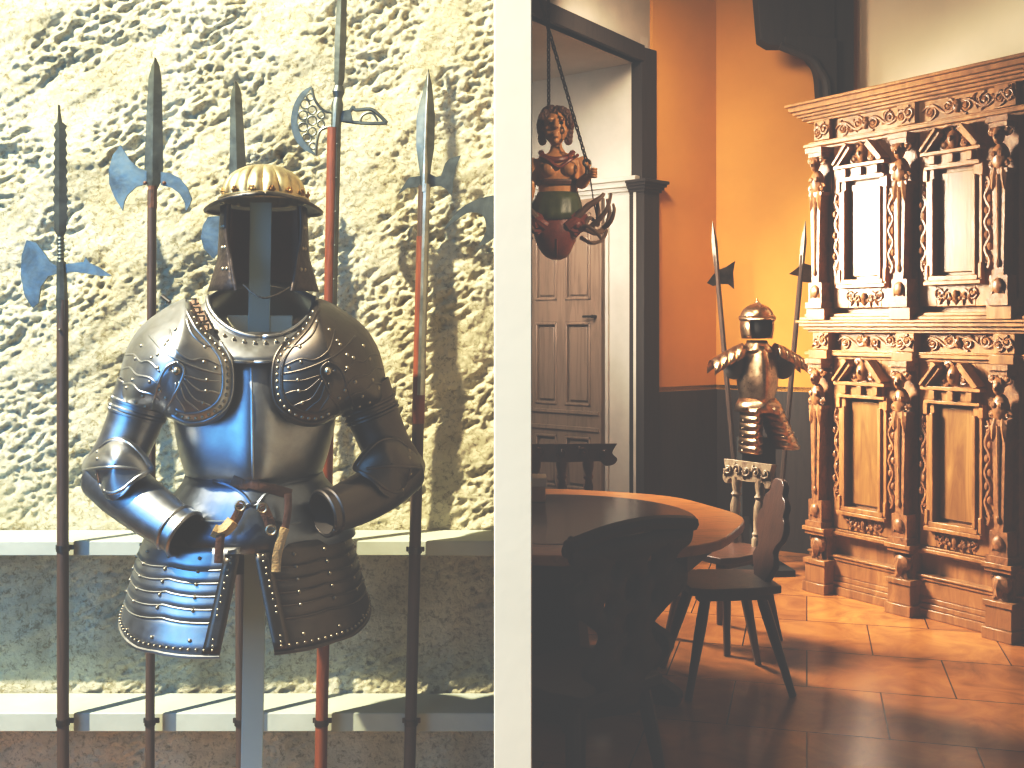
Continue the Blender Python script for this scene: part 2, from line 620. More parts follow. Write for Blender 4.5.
def head5(t):
    mb = MB()
    ridged(mb, [(428.2, 428.8, 69), (423.5, 432.5, 88), (416.5, 435, 116), (416, 434.3, 147), (419.5, 430.5, 172), (420.5, 429, 190)], t=.010)
    mb.cur = 1
    mb.tube([P(428.5, 72, YB - .004), P(426.5, 110, YB - .010), P(425.2, 150, YB - .010), P(424.8, 192, YB - .012)], [.002, .004, .005, .009], 8)
    mb.build('leaf_blade', [M['iron'], M['iron_bright']], t)
    mb = MB()
    blade(mb, [(420, 176), (409, 177.5), (397, 195.5), (407, 188), (420, 187)])
    mb.build('beak', M['iron'], t)
    mb = MB()
    blade(mb, [(428, 173), (436, 177), (441, 176), (445, 164), (449, 159), (461, 155.5), (456, 167), (453.5, 180), (452, 197), (447, 190), (441, 186), (435, 186), (428, 188)])
    mb.build('axe_blade', M['iron'], t)
    mb = MB()
    a, b = P(426.5, 184, YB - .010), P(420.5, 395, YB - .012)
    mb.tube([a.lerp(b, i / 8) for i in range(9)], .0105, 8, sq=(1.0, 1.0))
    mb.build('langet', M['iron_bright'], t)
    mb = MB()
    a, b = P(423, 228, YB), P(413.5, 396, YB)
    a, b = sp[0].lerp(sp[-1], .068), sp[0].lerp(sp[-1], .32)
    mb.tube([a.lerp(b, i / 8) for i in range(9)], .0166, 12)
    mb.build('red_grip', M['red_shaft'], t)


polearm('halberd', 'halberd with a bright leaf blade and dark forked axe, right of the armour', (sp[-1].x, YB, 0), head5, sp, M['dark_shaft'], .0155, rings=((415, 550), (411, 722)))

# 6: only the curved blade shows beside the partition
sp = [Vector((-.024, YB, z)) for z in (.003, 1.0, 1.98)]


def head6(t):
    mb = MB()
    pts = catmull([(444, 230, 0), (459, 210, 0), (480, 198.5, 0), (502, 197, 0), (503, 222, 0), (494, 238, 0), (479, 246, 0), (486, 231, 0), (483, 216, 0), (470, 212.5, 0), (458, 219, 0)], 4, True)
    blade(mb, [(p.x, p.y) for p in pts])
    mb.build('curved_axe_blade', M['iron'], t)


polearm('halberd', 'halberd whose curved blade alone shows beside the cream partition', (-.024, YB, 0), head6, sp, M['dark_shaft'], .011)

# ================================================================== LEFT ARMOUR
AC = P(256, 325, 2.55)
AC.z = 0
dv = Vector((AC.x, AC.y, 0)).normalized()
AF = Frame(AC, (dv.y, -dv.x, 0), (-dv.x, -dv.y, 0))          # x right, y forward to the viewer, z up


def A(px, py, f=0.0):
    """point seen at a pixel, lying f metres in front of the armour's middle plane"""
    r = Vector(((px - CX) / FOC, 1, -(py - HY) / FOC))
    n = AF.y
    k = (AF.o + n * f - Vector((0, 0, EYE))).dot(n) / r.dot(n)
    return Vector((0, 0, EYE)) + r * k


def A_loc(px, py, f=0.0):
    d = A(px, py, f) - AF.o
    return d.dot(AF.x), d.dot(AF.y), d.z


def patch(mb, outline, centre, rings=12, n=5, power=2.0, back=0.0):
    """domed plate: outline and centre in pixels with forward depth, spherical swelling between"""
    pts = catmull(outline, n, True)
    c = Vector(centre)
    rows = []
    if back:
        rows.append([A(p.x + (c.x - p.x) * .12, p.y + (c.y - p.y) * .08, min(p.z, p.z - back * (1 if p.z < .06 else 0) * 1.0)) for p in pts])
    for i in range(rings + 1):
        q = 1 - i / rings
        q = q if i < rings else .004
        s_ = (1 - q ** power) ** (1 / power)
        rows.append([A(c.x + (p.x - c.x) * q, c.y + (p.y - c.y) * q, p.z + (c.z - p.z) * s_) for p in pts])
    mb.grid(rows, True)


def cast(bvh, px, py, off=.002):
    r = Vector(((px - CX) / FOC, 1, -(py - HY) / FOC)).normalized()
    h = bvh.ray_cast(Vector((0, 0, EYE)), r)
    if h[0] is None:
        return None, None
    n = h[1] if h[1].dot(r) < 0 else -h[1]
    return h[0] + n * off, n


def rivet(mb, bvh, px, py, r=.004):
    p, n = cast(bvh, px, py, .0005)
    if p is not None:
        mb.ball(p, (r, r, r), n=8, m=5)


def trace(mb, bvh, pts, r=.0018, off=.001, n=6, k=5, sq=(1, 1)):
    q = catmull([(a, b, 0) for a, b in pts], k)
    w = [cast(bvh, p.x, p.y, off) for p in q]
    w = [p for p, _ in w if p is not None]
    if len(w) > 2:
        mb.tube(w, r, n, sq=sq)


def along(pts, m, k=8):
    q = catmull([(a, b, 0) for a, b in pts], k)
    L = [0]
    for i in range(1, len(q)):
        L.append(L[-1] + (q[i] - q[i - 1]).length)
    out = []
    for j in range(m):
        s_ = L[-1] * (j + .5) / m
        i = max(i for i in range(len(L)) if L[i] <= s_)
        i = min(i, len(q) - 2)
        t = (s_ - L[i]) / max(L[i + 1] - L[i], 1e-6)
        out.append(q[i].lerp(q[i + 1], t))
    return [(p.x, p.y) for p in out]


def ring_row(py, l, r, ff, fb, n=48, ridge=.0, fc=0.0, e=.9):
    """closed body section at image row py"""
    xl, _, z = A_loc(l, py, fc)
    xr, _, _ = A_loc(r, py, fc)
    c, h = (xl + xr) / 2, (xr - xl) / 2
    row = []
    for k in range(n):
        t = 2 * PI * k / n
        sx, cf = math.sin(t), math.cos(t)
        x = c + h * math.copysign(abs(sx) ** e, sx)
        d = ff if cf > 0 else fb
        f = fc + d * math.copysign(abs(cf) ** e, cf)
        if cf > 0 and ridge:
            f += ridge * math.exp(-(sx * 3.2) ** 2) - ridge * .25
        row.append(AF(x, f, z))
    return row


armour = thing('suit_of_armour', AC, 'steel half armour with blue sheen on a post before the stone wall', 'armour')

# breastplate and backplate
bp = MB()
rows_b = [(332, 214, 306, .085, .10), (345, 190, 322, .105, .12), (362, 178, 334, .125, .13), (385, 172, 338, .142, .135), (410, 173, 337, .155, .135),
          (435, 176, 333, .163, .13), (455, 180, 328, .162, .125), (468, 184, 324, .156, .12), (480, 188, 320, .146, .115)]
bp.grid([ring_row(y, l, r, ff, fb, 64, .03) for y, l, r, ff, fb in rows_b], True)
bp_bvh = bp.bvh()
trace(bp, bp_bvh, [(251, 352), (251.5, 380), (252, 420), (252.5, 460), (253, 478)], .0018, .0006)
bp.build('breastplate', M['steel'], armour, 50, solid=.003)
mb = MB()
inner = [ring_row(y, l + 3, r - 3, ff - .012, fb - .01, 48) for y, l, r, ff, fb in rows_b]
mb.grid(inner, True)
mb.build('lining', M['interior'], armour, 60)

# gorget with neck opening
go = MB()
nr = 48


def neck_ring(hw, fr_, bk, zf, zs, zb, cxp=262):
    cx_, _, _ = A_loc(cxp, 310, 0)
    row = []
    for k in range(nr):
        t = 2 * PI * k / nr
        sx, cf = math.sin(t), math.cos(t)
        z = zs + (zf - zs) * cf ** 1.15 if cf > 0 else zs + (zb - zs) * cf ** 2
        row.append(AF(cx_ + hw * sx, (fr_ if cf > 0 else bk) * cf, z))
    return row


g_in = neck_ring(.121, .112, .095, 1.573, 1.662, 1.70)
go.grid([neck_ring(.121, .112, .095, 1.573, 1.662, 1.70), neck_ring(.129, .124, .10, 1.563, 1.650, 1.69), neck_ring(.152, .146, .115, 1.548, 1.630, 1.665, 259),
         neck_ring(.185, .158, .125, 1.532, 1.612, 1.63, 256), neck_ring(.205, .166, .13, 1.520, 1.585, 1.60, 254)], True)
go_bvh = go.bvh()
go.tube(g_in, .0055, 8, closed=True)
go.tube([p + Vector((0, 0, 0)) for p in neck_ring(.207, .168, .132, 1.519, 1.584, 1.60, 254)], .003, 6, closed=True)
go.cur = 1
for k in range(24):
    t = -PI * .62 + PI * 1.24 * k / 23
    cx_, _, _ = A_loc(260, 310, 0)
    cf, sx = math.cos(t), math.sin(t)
    z = 1.640 + (1.557 - 1.640) * max(cf, 0) ** 1.15
    go.ball(AF(cx_ +   .138 * sx, (.134 if cf > 0 else .105) * cf, z + .004), .0038, n=6, m=4)
go.build('gorget', [M['steel'], M['brass']], armour, 50, solid=.002)

OUT_L = [(188, 300, .03), (177, 302, -.02), (160, 312, -.055), (142, 326, -.06), (130, 343, -.06), (123, 362, -.05), (119, 385, -.02), (122, 402, .03),
         (140, 408, .08), (158, 411, .115), (172, 419, .140), (188, 426, .155), (206, 425, .163), (221, 418, .170), (231, 404, .172), (235, 385, .170),
         (233, 362, .158), (223, 346, .150), (206, 330, .138), (195, 313, .095)]


def mir(pts, on):
    return [(505 - p[0], *p[1:]) for p in pts] if on else list(pts)


def pauldron(on):
    S = lambda pts: mir(pts, on)
    name = 'pauldron'
    t = MB()
    patch(t, S(OUT_L), mir([(172, 370, .215)], on)[0], 14, 4, 2.0, .10)
    bv = t.bvh()
    inner = [(193, 308), (204, 327), (220, 343), (230, 360), (232, 385), (228, 403), (218, 414), (204, 421), (187, 422), (172, 415)]
    inner2 = [(186, 310), (196, 329), (211, 346), (221, 362), (223, 385), (219, 399), (211, 407), (200, 412), (187, 413), (176, 409)]
    trace(t, bv, S(inner), .0032, .001)
    trace(t, bv, S(inner2), .0022, .001)
    # fan lames radiating from the pivot
    for e in [[(184, 375), (200, 380), (212, 381), (222, 381)], [(184, 378), (198, 390), (210, 391), (220, 394)], [(182, 380), (192, 397), (202, 402), (211, 406)],
              [(179, 382), (184, 398), (192, 405), (199, 411)], [(176, 383), (176, 396), (181, 404), (185, 411)]]:
        trace(t, bv, S(e), .0015, .0006)
    # upper lame edges over the shoulder
    for e in [[(186, 318), (192, 334), (205, 345), (217, 348)], [(170, 330), (176, 350), (190, 360), (204, 359), (221, 366)], [(150, 336), (165, 352), (182, 362), (203, 370), (222, 374)],
              [(122, 356), (134, 355), (141, 362), (150, 362), (160, 372)], [(121, 370), (130, 368), (137, 375), (150, 378), (160, 386)], [(120, 385), (132, 384), (140, 391), (152, 394), (160, 400)]]:
        trace(t, bv, S(e), .0017, .0006)
    # arm blade leaf with its pivot
    trace(t, bv, S([(177, 362), (166, 368), (158, 385), (152, 408)]), .0022, .001)
    trace(t, bv, S([(177, 362), (184, 370), (178, 388), (164, 412)]), .0022, .001)
    t.cur = 1
    mid = [(190, 309), (200, 328), (216, 345), (226, 361), (227.5, 385), (224, 401), (215, 411), (202, 417), (187, 418), (174, 412)]
    for x, y in along(S(mid), 24):
        rivet(t, bv, x, y, .0034)
    for x, y in S([(205, 347), (204, 362), (207, 380), (206, 391), (203, 403), (165, 345), (158, 355), (152, 358), (136, 359), (158, 368), (150, 382), (160, 390), (143, 396), (133, 380),
                   (142, 346), (176, 330), (168, 341), (188, 322), (216, 368), (127, 388), (136, 402), (146, 406), (121, 396), (166, 398)]):
        rivet(t, bv, x, y, .0034)
    rivet(t, bv, *S([(177, 371)])[0], .008)
    t.build(name, [M['steel_shade_band'] if on else M['steel'], M['brass']], armour, 180, solid=.0025)


pauldron(False)
pauldron(True)


def limb(name, pts, mat, bands=(), closed_end=False, lame=0):
    t = MB()
    q = catmull([(a, b, c, d)[:3] for a, b, c, d in pts], 6)
    w = [A(p.x, p.y, p.z) for p in q]
    R = [p[3] for p in pts]
    rs = []
    for i in range(len(w)):
        s_ = i / (len(w) - 1) * (len(R) - 1)
        k = min(int(s_), len(R) - 2)
        rs.append(R[k] + (R[k + 1] - R[k]) * (s_ - k))
    t.tube(w, rs, 28, caps=False)
    for b_ in bands:
        i = min(int(b_ * (len(w) - 1)), len(w) - 1)
        d = (w[min(i + 1, len(w) - 1)] - w[max(i - 1, 0)]).normalized()
        nx = d.orthogonal().normalized(); ny = d.cross(nx)
        t.tube([w[i] + (nx * math.cos(2 * PI * k / 28) + ny * math.sin(2 * PI * k / 28)) * (rs[i] + .001) for k in range(28)], .0032, 6, closed=True)
    o = t.build(name, mat, armour, 50, solid=.003)
    # dark inside
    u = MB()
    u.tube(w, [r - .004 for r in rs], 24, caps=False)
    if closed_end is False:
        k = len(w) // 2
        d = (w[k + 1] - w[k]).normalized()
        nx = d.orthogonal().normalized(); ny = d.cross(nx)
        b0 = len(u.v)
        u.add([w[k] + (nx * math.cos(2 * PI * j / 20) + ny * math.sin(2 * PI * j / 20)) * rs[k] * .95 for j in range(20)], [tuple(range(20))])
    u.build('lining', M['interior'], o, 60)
    return o


limb('upper_arm_plate', [(147, 388, .03, .066), (140, 405, .03, .062), (133, 425, .03, .058), (124, 446, .03, .056), (114, 466, .025, .058)], M['steel'], (.28, .34, .40), True)
limb('upper_arm_plate', [(362, 388, .03, .066), (369, 405, .03, .062), (377, 425, .03, .058), (386, 446, .03, .056), (396, 464, .025, .058)], M['steel_shade_band'], (.28, .34, .40), True)
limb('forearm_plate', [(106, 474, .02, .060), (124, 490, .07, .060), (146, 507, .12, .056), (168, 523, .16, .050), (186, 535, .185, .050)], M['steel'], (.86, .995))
limb('forearm_plate', [(402, 470, .02, .060), (382, 486, .08, .058), (358, 500, .13, .053), (337, 509, .17, .048), (322, 514, .19, .049)], M['steel_shade_band'], (.86, .995))


def couter(on):
    S = lambda pts: [(507 - p[0], p[1] - 1, *p[2:]) for p in pts] if on else list(pts)
    t = MB()
    patch(t, S([(98, 446, .0), (108, 437, .03), (122, 436, .07), (134, 443, .10), (146, 455, .115), (154, 469, .125), (146, 475, .155), (134, 483, .168), (124, 494, .170), (113, 500, .155), (103, 496, .11), (98, 485, .05), (88, 480, -.02), (82, 468, -.04), (87, 456, -.03)]),
          S([(116, 466, .165)])[0], 10, 4, 2.0, .05)
    bv = t.bvh()
    trace(t, bv, S([(100, 448), (112, 441), (126, 442), (140, 454), (149, 467)]), .0022, .001)
    trace(t, bv, S([(150, 471), (136, 478), (124, 488), (112, 493), (103, 489), (99, 478), (97, 468)]), .0026, .001)
    trace(t, bv, S([(84, 470), (100, 468), (118, 467), (140, 470)]), .0026, .0012)
    t.cur = 1
    for x, y in S([(98, 452), (98, 459), (97, 475), (99, 482), (105, 491)]):
        rivet(t, bv, x, y, .0034)
    t.build('elbow_plate', [M['steel_shade_band'] if on else M['steel'], M['brass']], armour, 60, solid=.0025)


couter(False)
couter(True)

# waist plate
wa = MB()
rows_w = [(474, 186, 322, .150, .115), (482, 183, 325, .158, .118), (492, 176, 333, .170, .125), (506, 168, 342, .181, .135), (522, 161, 350, .189, .145), (540, 157, 355, .195, .15)]
wa.grid([ring_row(y, l, r, ff, fb, 64, .022) for y, l, r, ff, fb in rows_w], True)
wa_bvh = wa.bvh()
trace(wa, wa_bvh, [(200, 478), (225, 484), (243, 494), (254, 506), (266, 494), (284, 484), (308, 479)], .0026, .001)
trace(wa, wa_bvh, [(205, 522), (225, 522), (236, 518), (244, 508), (254, 503), (263, 508), (270, 518), (285, 524), (300, 522)], .0024, .001)
wa.build('waist_plate', M['steel_sky_sheen'], armour, 55, solid=.003)

# tassets: overlapping lames hanging from the waist plate
TZ = [1.115, 1.088, 1.062, 1.036, 1.010, .984, .925]


def skirt(t_, z):
    """point of the skirt surface at angle t_ (0 front) and height z"""
    k = (1.13 - z) / .2
    hw = .222 + .056 * min(k, 1.1) ** .8
    ff = .205 + .05 * k
    fb = .17
    s_, c = math.sin(t_), math.cos(t_)
    return hw * math.copysign(abs(s_) ** .92, s_), (ff if c > 0 else fb) * math.copysign(abs(c) ** .92, c)


def tasset(side):
    t = MB()
    n = 44
    # lames: saw-tooth sheets
    for li in range(6):
        zt, zb = TZ[li] + .012, TZ[li + 1]
        rows = []
        for q in range(4):
            s_ = q / 3
            row = []
            for j in range(n + 1):
                a0 = .05 + .02 * (li + s_)          # gap widens downwards
                a = a0 + (2.05 - a0) * j / n
                w = (a - .05) / 2
                cusp = -.007 * abs(math.sin(a * 4.6)) ** .7
                z = zt + (zb - zt) * s_ + cusp * (s_ if li < 5 else .3)
                if li == 5:
                    z += (-.012 * math.cos(min(a, 1.5)) + .028 * max(0, a - .9)) * s_
                x, f = skirt(a, z)
                push = .0032 * s_
                ln = math.hypot(x, f)
                x, f = x + x / ln * push, f + f / ln * push
                row.append(AF(x * side - .018, f, z))
            rows.append(row)
        t.grid(rows)
        if li == 5:
            t.tube(rows[-1], .0035, 6)
        else:
            t.tube(rows[-1], .0014, 5)
    bv = t.bvh()
    t.cur = 1
    for li in range(6):
        for a in (.12 + .02 * li, .40, .75, 1.12, 1.5):
            for dz in ((.018,) if a > .3 else (.020, .008)):
                z = TZ[li + 1] + dz
                x, f = skirt(a, z)
                t.ball(AF(x * side * 1.012 - .018, f * 1.02, z), .0034, n=6, m=4)
    for j in range(26):
        a = .22 + 1.5 * j / 25
        z = .925 + .012 - .012 * math.cos(a) + .028 * max(0, a - .9)
        x, f = skirt(a, z)
        t.ball(AF(x * side * 1.02 - .018, f * 1.025, z), .0028, n=6, m=4)
    t.cur = 2
    # riveted inner border band
    rows = []
    for q in range(13):
        z = 1.12 - .195 * q / 12
        row = []
        for j in range(4):
            a0 = .05 + .02 * (q / 2)
            a = a0 + .13 * j / 3
            x, f = skirt(a, z)
            row.append(AF(x * side * 1.008 - .018, f * 1.026 + .002, z - .006))
        rows.append(row)
    t.grid(rows)
    for s0 in (.58, .95):
        rows = []
        for q in range(13):
            z = 1.11 - .18 * q / 12
            rows.append([AF(skirt(a, z)[0] * side * 1.010 - .018, skirt(a, z)[1] * 1.016, z) for a in (s0, s0 + .10, s0 + .2)])
    t.build('tasset', [M['steel'] if side < 0 else M['steel_shade_band'], M['brass'], M['steel_shade_band']], armour, 50, solid=.0015)


tasset(-1)
tasset(1)
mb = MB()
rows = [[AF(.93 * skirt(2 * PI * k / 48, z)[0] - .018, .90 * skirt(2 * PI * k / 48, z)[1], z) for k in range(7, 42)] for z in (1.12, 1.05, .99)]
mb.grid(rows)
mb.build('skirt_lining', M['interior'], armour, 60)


def strap(name, pts, f, w, mat, th=.003, bv=None, off=.006):
    t = MB()
    q = catmull([(a, b, 0) for a, b in pts], 5)
    w3 = []
    for i, p in enumerate(q):
        h = cast(bv, p.x, p.y, off)[0] if bv else None
        w3.append(h if h is not None else A(p.x, p.y, f))
    t.tube(w3, 1.0, 4, sq=(th, w), up=AF.y)
    return t.build(name, mat, armour, 50)


wb = MB()
wb.grid([ring_row(y, l, r, ff + .002, fb, 64, .022) for y, l, r, ff, fb in rows_b[6:]] + [ring_row(y, l, r, ff, fb, 64, .022) for y, l, r, ff, fb in rows_w], True)
wbv = wb.bvh()
strap('waist_strap', [(234, 478), (246, 483), (262, 488), (276, 492), (289, 496)], .16, .011, M['leather'], bv=wbv, off=.009)
strap('hanging_strap', [(288, 494), (288, 510), (285, 528), (281, 545)], .21, .008, M['leather'])
strap('hanging_strap', [(285, 528), (281, 540), (277, 556), (276, 572)], .222, .010, M['leather_pale'])
strap('hanging_strap', [(242, 504), (237, 516), (230, 527)], .212, .010, M['leather'])
strap('knotted_strap', [(233, 521), (226, 529), (219, 532), (213, 530)], .222, .014, M['leather_pale'], .008)
strap('hanging_strap', [(221, 533), (219.5, 545), (218.5, 563)], .226, .009, M['leather'])
strap('hanging_strap', [(262, 506), (267, 516), (271, 527)], .212, .011, M['leather'])
for x, y in ((240, 506), (262, 508), (271, 530)):
    mb = MB()
    c = A(x, y, .222)
    mb.tube([c + AF.x * (.010 * math.cos(2 * PI * k / 14)) + Vector((0, 0, .010 * math.sin(2 * PI * k / 14))) for k in range(14)], .0026, 6, closed=True)
    mb.tube([c - AF.x * .009, c + AF.x * .009], .0018, 6)
    mb.build('buckle', M['brass'], armour)
# shoulder strap with square brass plates, on the viewer's left of the neck
mb = MB()
mb.tube([A(190, 302, .035), A(195, 312, .07), A(200, 322, .10), A(205, 332, .125)], 1, 4, sq=(.003, .017), up=AF.y)
mb.cur = 1
for k in range(4):
    c = A(191 + 4.2 * k, 303 + 8.5 * k, .054 + .027 * k)
    for dx, dz, sx, sz in ((0, .009, .024, .004), (0, -.009, .024, .004), (-.010, 0, .004, .02), (.010, 0, .004, .02)):
        mb.box((0, 0, 0), (sx, .004, sz), Frame(c + AF.x * dx + Vector((0, 0, dz)), AF.x, AF.y))
mb.build('shoulder_strap', [M['leather'], M['brass']], armour)
mb = MB()
mb.tube([A(162, 296, .0), A(170, 302, .01)], .005, 8)
mb.build('strap_peg', M['steel_dark'], armour)

# stand
st = thing('armour_stand', AF(0, -.05, 0), 'grey painted square post carrying the half armour and gilt helmet', 'stand')
SX = A_loc(260, 400, -.03)[0]
mb = MB()
pa, pb = A(261, 203, -.03), A(252.5, 728, -.03)
pc = pa.lerp(pb, pa.z / (pa.z - pb.z))
SF = Frame(Vector((pc.x, pc.y, 0)), AF.x, AF.y)
mb.add([p + AF.x * (i * .025) + AF.y * (j * .02) for p in (pa, Vector((pc.x, pc.y, .03))) for i, j in ((-1, -1), (1, -1), (1, 1), (-1, 1))],
       [(0, 1, 2, 3), (7, 6, 5, 4), (0, 4, 5, 1), (1, 5, 6, 2), (2, 6, 7, 3), (3, 7, 4, 0)])
mb.build('post', M['stand'], st, bevel=.002)
mb = MB()
mb.box((-.0, .0, 1.600), (.15, .034, .046), Frame(AF(SX, -.03, 0), AF.x, AF.y))
mb.build('crossbar', M['stand_bar'], st, bevel=.003)
mb = MB()
mb.box((0, 0, .02), (.50, .42, .04), SF)
mb.build('base', M['stand'], st, bevel=.004)

# helmet
hx = A_loc(264, 200, 0)[0]
hel = thing('helmet', AF(hx, 0, 1.66), 'gilt fluted brimmed helmet with dark cheek guards on the grey post', 'helmet')
HF = Frame(AF(hx, 0, 0), AF.x, AF.y)
mb = MB()
n = 192
ZB, ZT = 1.884, 1.970
rows = []
for i in range(17):
    a = (PI / 2) * i / 16
    rr = math.cos(a) ** .85 if i < 16 else .01
    z = ZB + (ZT - ZB) * math.sin(a)
    row = []
    for k in range(n):
        t = 2 * PI * k / n
        fl = .97 + .10 * abs(math.sin(t * 8 + .2)) ** .7 * math.sin(min(a * 1.6 + .25, PI)) - .02
        row.append(HF(.097 * rr * fl * math.sin(t), .118 * rr * fl * math.cos(t), z))
    rows.append(row)
mb.grid(rows, True)
mb.build('skull', M['gilt'], hel, 30, solid=.002)
mb = MB()
def brim_row(rx, ry, z, lift):
    return [HF(rx * math.sin(2 * PI * k / n), ry * math.cos(2 * PI * k / n), z + lift * max(math.cos(2 * PI * k / n), 0) ** 2 + .004 * math.cos(4 * PI * k / n)) for k in range(n)]
mb.grid([brim_row(.098, .119, ZB + .003, .004), brim_row(.106, .130, ZB + .0, .007), brim_row(.121, .150, ZB - .008, .012), brim_row(.131, .165, ZB - .017, .016)], True)
mb.tube(brim_row(.132, .166, ZB - .018, .016), .003, 6, closed=True)
mb.build('brim', M['steel_dark'], hel, 60, solid=.002)
mb = MB()
mb.tube([HF(.101 * math.sin(2 * PI * k / n), .122 * math.cos(2 * PI * k / n), ZB + .006 + .004 * max(math.cos(2 * PI * k / n), 0) ** 2) for k in range(n)], .004, 6, closed=True)
mb.build('brim_band', M['gilt'], hel)
for k in range(-3, 9):
    t = (k + .5) * PI / 7.4 - .06
    c = HF(.0985 * math.sin(t), .1195 * math.cos(t), ZB + .018)
    out = (HF(math.sin(t) / .1, math.cos(t) / .12, 0) - HF(0, 0, 0)).normalized()
    sx = Vector((0, 0, 1)).cross(out)
    rf = Frame(c + out * .001, sx, out)
    mb = MB()
    for j in range(6):
        mb.ball((.006 * math.cos(j * PI / 3), .0015, .006 * math.sin(j * PI / 3)), (.0036, .0025, .0036), rf, 6, 4)
    mb.ball((0, .003, 0), (.004, .004, .004), rf, 6, 4)
    mb.build('rosette', M['old_brass'], hel)
# neck and cheek guards, open to the front
mb = MB()
rows = []
for i in range(13):
    s_ = i / 12
    z = ZB - .012 - (.195) * s_
    row = []
    for k in range(41):
        open_ = .98 - .42 * s_ ** 1.6 + .05 * math.sin(s_ * 5)
        t = open_ + (2 * PI - 2 * open_) * k / 40
        rr = .097 + .010 * s_ + .045 * max(0, s_ - .6)
        row.append(HF(rr * math.sin(t), (.108 + .01 * s_) * math.cos(t), z + .02 * s_ * max(0, -math.cos(t))))
    rows.append(row)
mb.grid(rows)
bl = [r[0] for r in rows]; br_ = [r[-1] for r in rows]
mb.tube(bl, .003, 6); mb.tube(br_, .003, 6)
mb.cur = 1
for r_ in (rows[3], rows[6], rows[9]):
    for k in (1, 2, 38, 39):
        mb.ball(r_[k], .0038, n=6, m=4)
mb.build('cheek_guard', [M['cheek'], M['brass']], hel, 60, solid=.003)
mb = MB()
mb.grid([[HF(.93 * (.096 + .01 * s_) * math.sin(t), .93 * .11 * math.cos(t), ZB - .01 - .17 * s_) for t in [.95 + (2 * PI - 1.9) * k / 30 for k in range(31)]] for s_ in (0, .5, 1)])
mb.build('lining', M['helmet_lining'], hel)
mb = MB()
cp = catmull([A(243, 284, .12), A(254, 294, .135), A(265, 298, .14), A(278, 294, .135), A(290, 287, .12)], 6)
mb.tube(cp, [.0026 if i % 2 else .0016 for i in range(len(cp))], 6)
mb.build('chin_cord', M['steel_dark'], hel)

# ================================================================== PARTITION between the two rooms
mb = MB()
mb.span((-.0327, 2.0, 0), (.0364, 2.10, 4.0))
mb.cur = 1
mb.span((-.008, 2.10, 0), (.012, 3.26, 4.0))  # added panel, out of view, coloured dark against bright reflections in the armour
struct(mb.build('wall_partition', [M['cream'], M['partition']], bevel=.002))

# ================================================================== RIGHT ROOM: shell
mb = MB()
mb.add([(-3, 0, 0), (5, 0, 0), (5, 9.2, 0), (-3, 9.2, 0)], [(0, 1, 2, 3)])
struct(mb.build('floor', M['floor']))
mb = MB()
mb.span((-3, 3.3, 4.0), (5, 9.4, 4.1))
mb.span((.04, -.6, 4.0), (5, 3.3, 4.1))
struct(mb.build('ceiling', M['white_plaster']))


def wall_seg(mb, a, b, z0, z1, th=.08, side=1):
    a, b = Vector((*a, 0)), Vector((*b, 0))
    d = (b - a).normalized()
    n_ = Vector((-d.y, d.x, 0)) * side
    fr = Frame(a, d, n_)
    L = (b - a).length
    mb.span((0, 0, z0), (L, th, z1), fr)
    return fr, L


C0, C1, C2 = (.985, 7.70), (1.50, 8.08), (2.36, 7.52)
U = Vector((.543, -.839, 0)).normalized()
C3 = (C2[0] + U.x * 3.2, C2[1] + U.y * 3.2)
mb = MB()
wall_seg(mb, C0, C1, 0, 4.0)
wall_seg(mb, C1, C2, 0, 4.0)
struct(mb.build('wall_back', M['orange']))
mb = MB()
wall_seg(mb, C2, C3, 0, 4.0)
struct(mb.build('wall_right', M['cream']))
mb = MB()
for a, b in ((C0, C1), (C1, C2)):
    fr, L = wall_seg(mb, a, b, 0, 1.13, .02, -1)
    mb.span((-.01, -.035, 1.13), (L + .01, .0, 1.165), fr)
    mb.span((0, -.03, 0), (L, 0, .12), fr)
    k = max(1, int(L / .35))
    for i in range(k + 1):
        mb.span((L * i / k - .03, -.03, .12), (L * i / k + .03, 0, 1.13), fr)
struct(mb.build('trim_wainscot', M['wainscot'], bevel=.003))

# left wall with the panelled door recess
JA = Vector((.885, 7.60, 0))
E = Vector((.678, 1, 0)).normalized()
R = Vector((-.754, .657, 0)).normalized()
EN = Vector((-E.y, E.x, 0))
WF = Frame(JA, -E, (E.y, -E.x, 0))              # along the wall to the viewer, outward into the room
mb = MB()
mb.span((1.9, -.10, 0), (5.6, 0, 4.0), WF)
mb.span((-.15, -.10, 3.52), (1.95, 0, 4.0), WF)
struct(mb.build('wall_left', M['white_plaster']))
DF = Frame(JA, R, (-.657, -.754, 0))            # reveal plane: s deeper left, outward to the viewer
mb = MB()
mb.span((0, -.10, 0), (2.2, 0, 3.6), DF)
struct(mb.build('wall_reveal', M['white_plaster']))
mb = MB()                                        # recess ceiling and far side
mb.add([JA + Vector((0, 0, 3.42)), JA + R * 2.2 + Vector((0, 0, 3.42)), JA + R * 2.2 - E * 2.6 + Vector((0, 0, 3.42)), JA - E * 1.95 + Vector((0, 0, 3.42))], [(0, 1, 2, 3)])
struct(mb.build('ceiling_recess', M['white_plaster']))
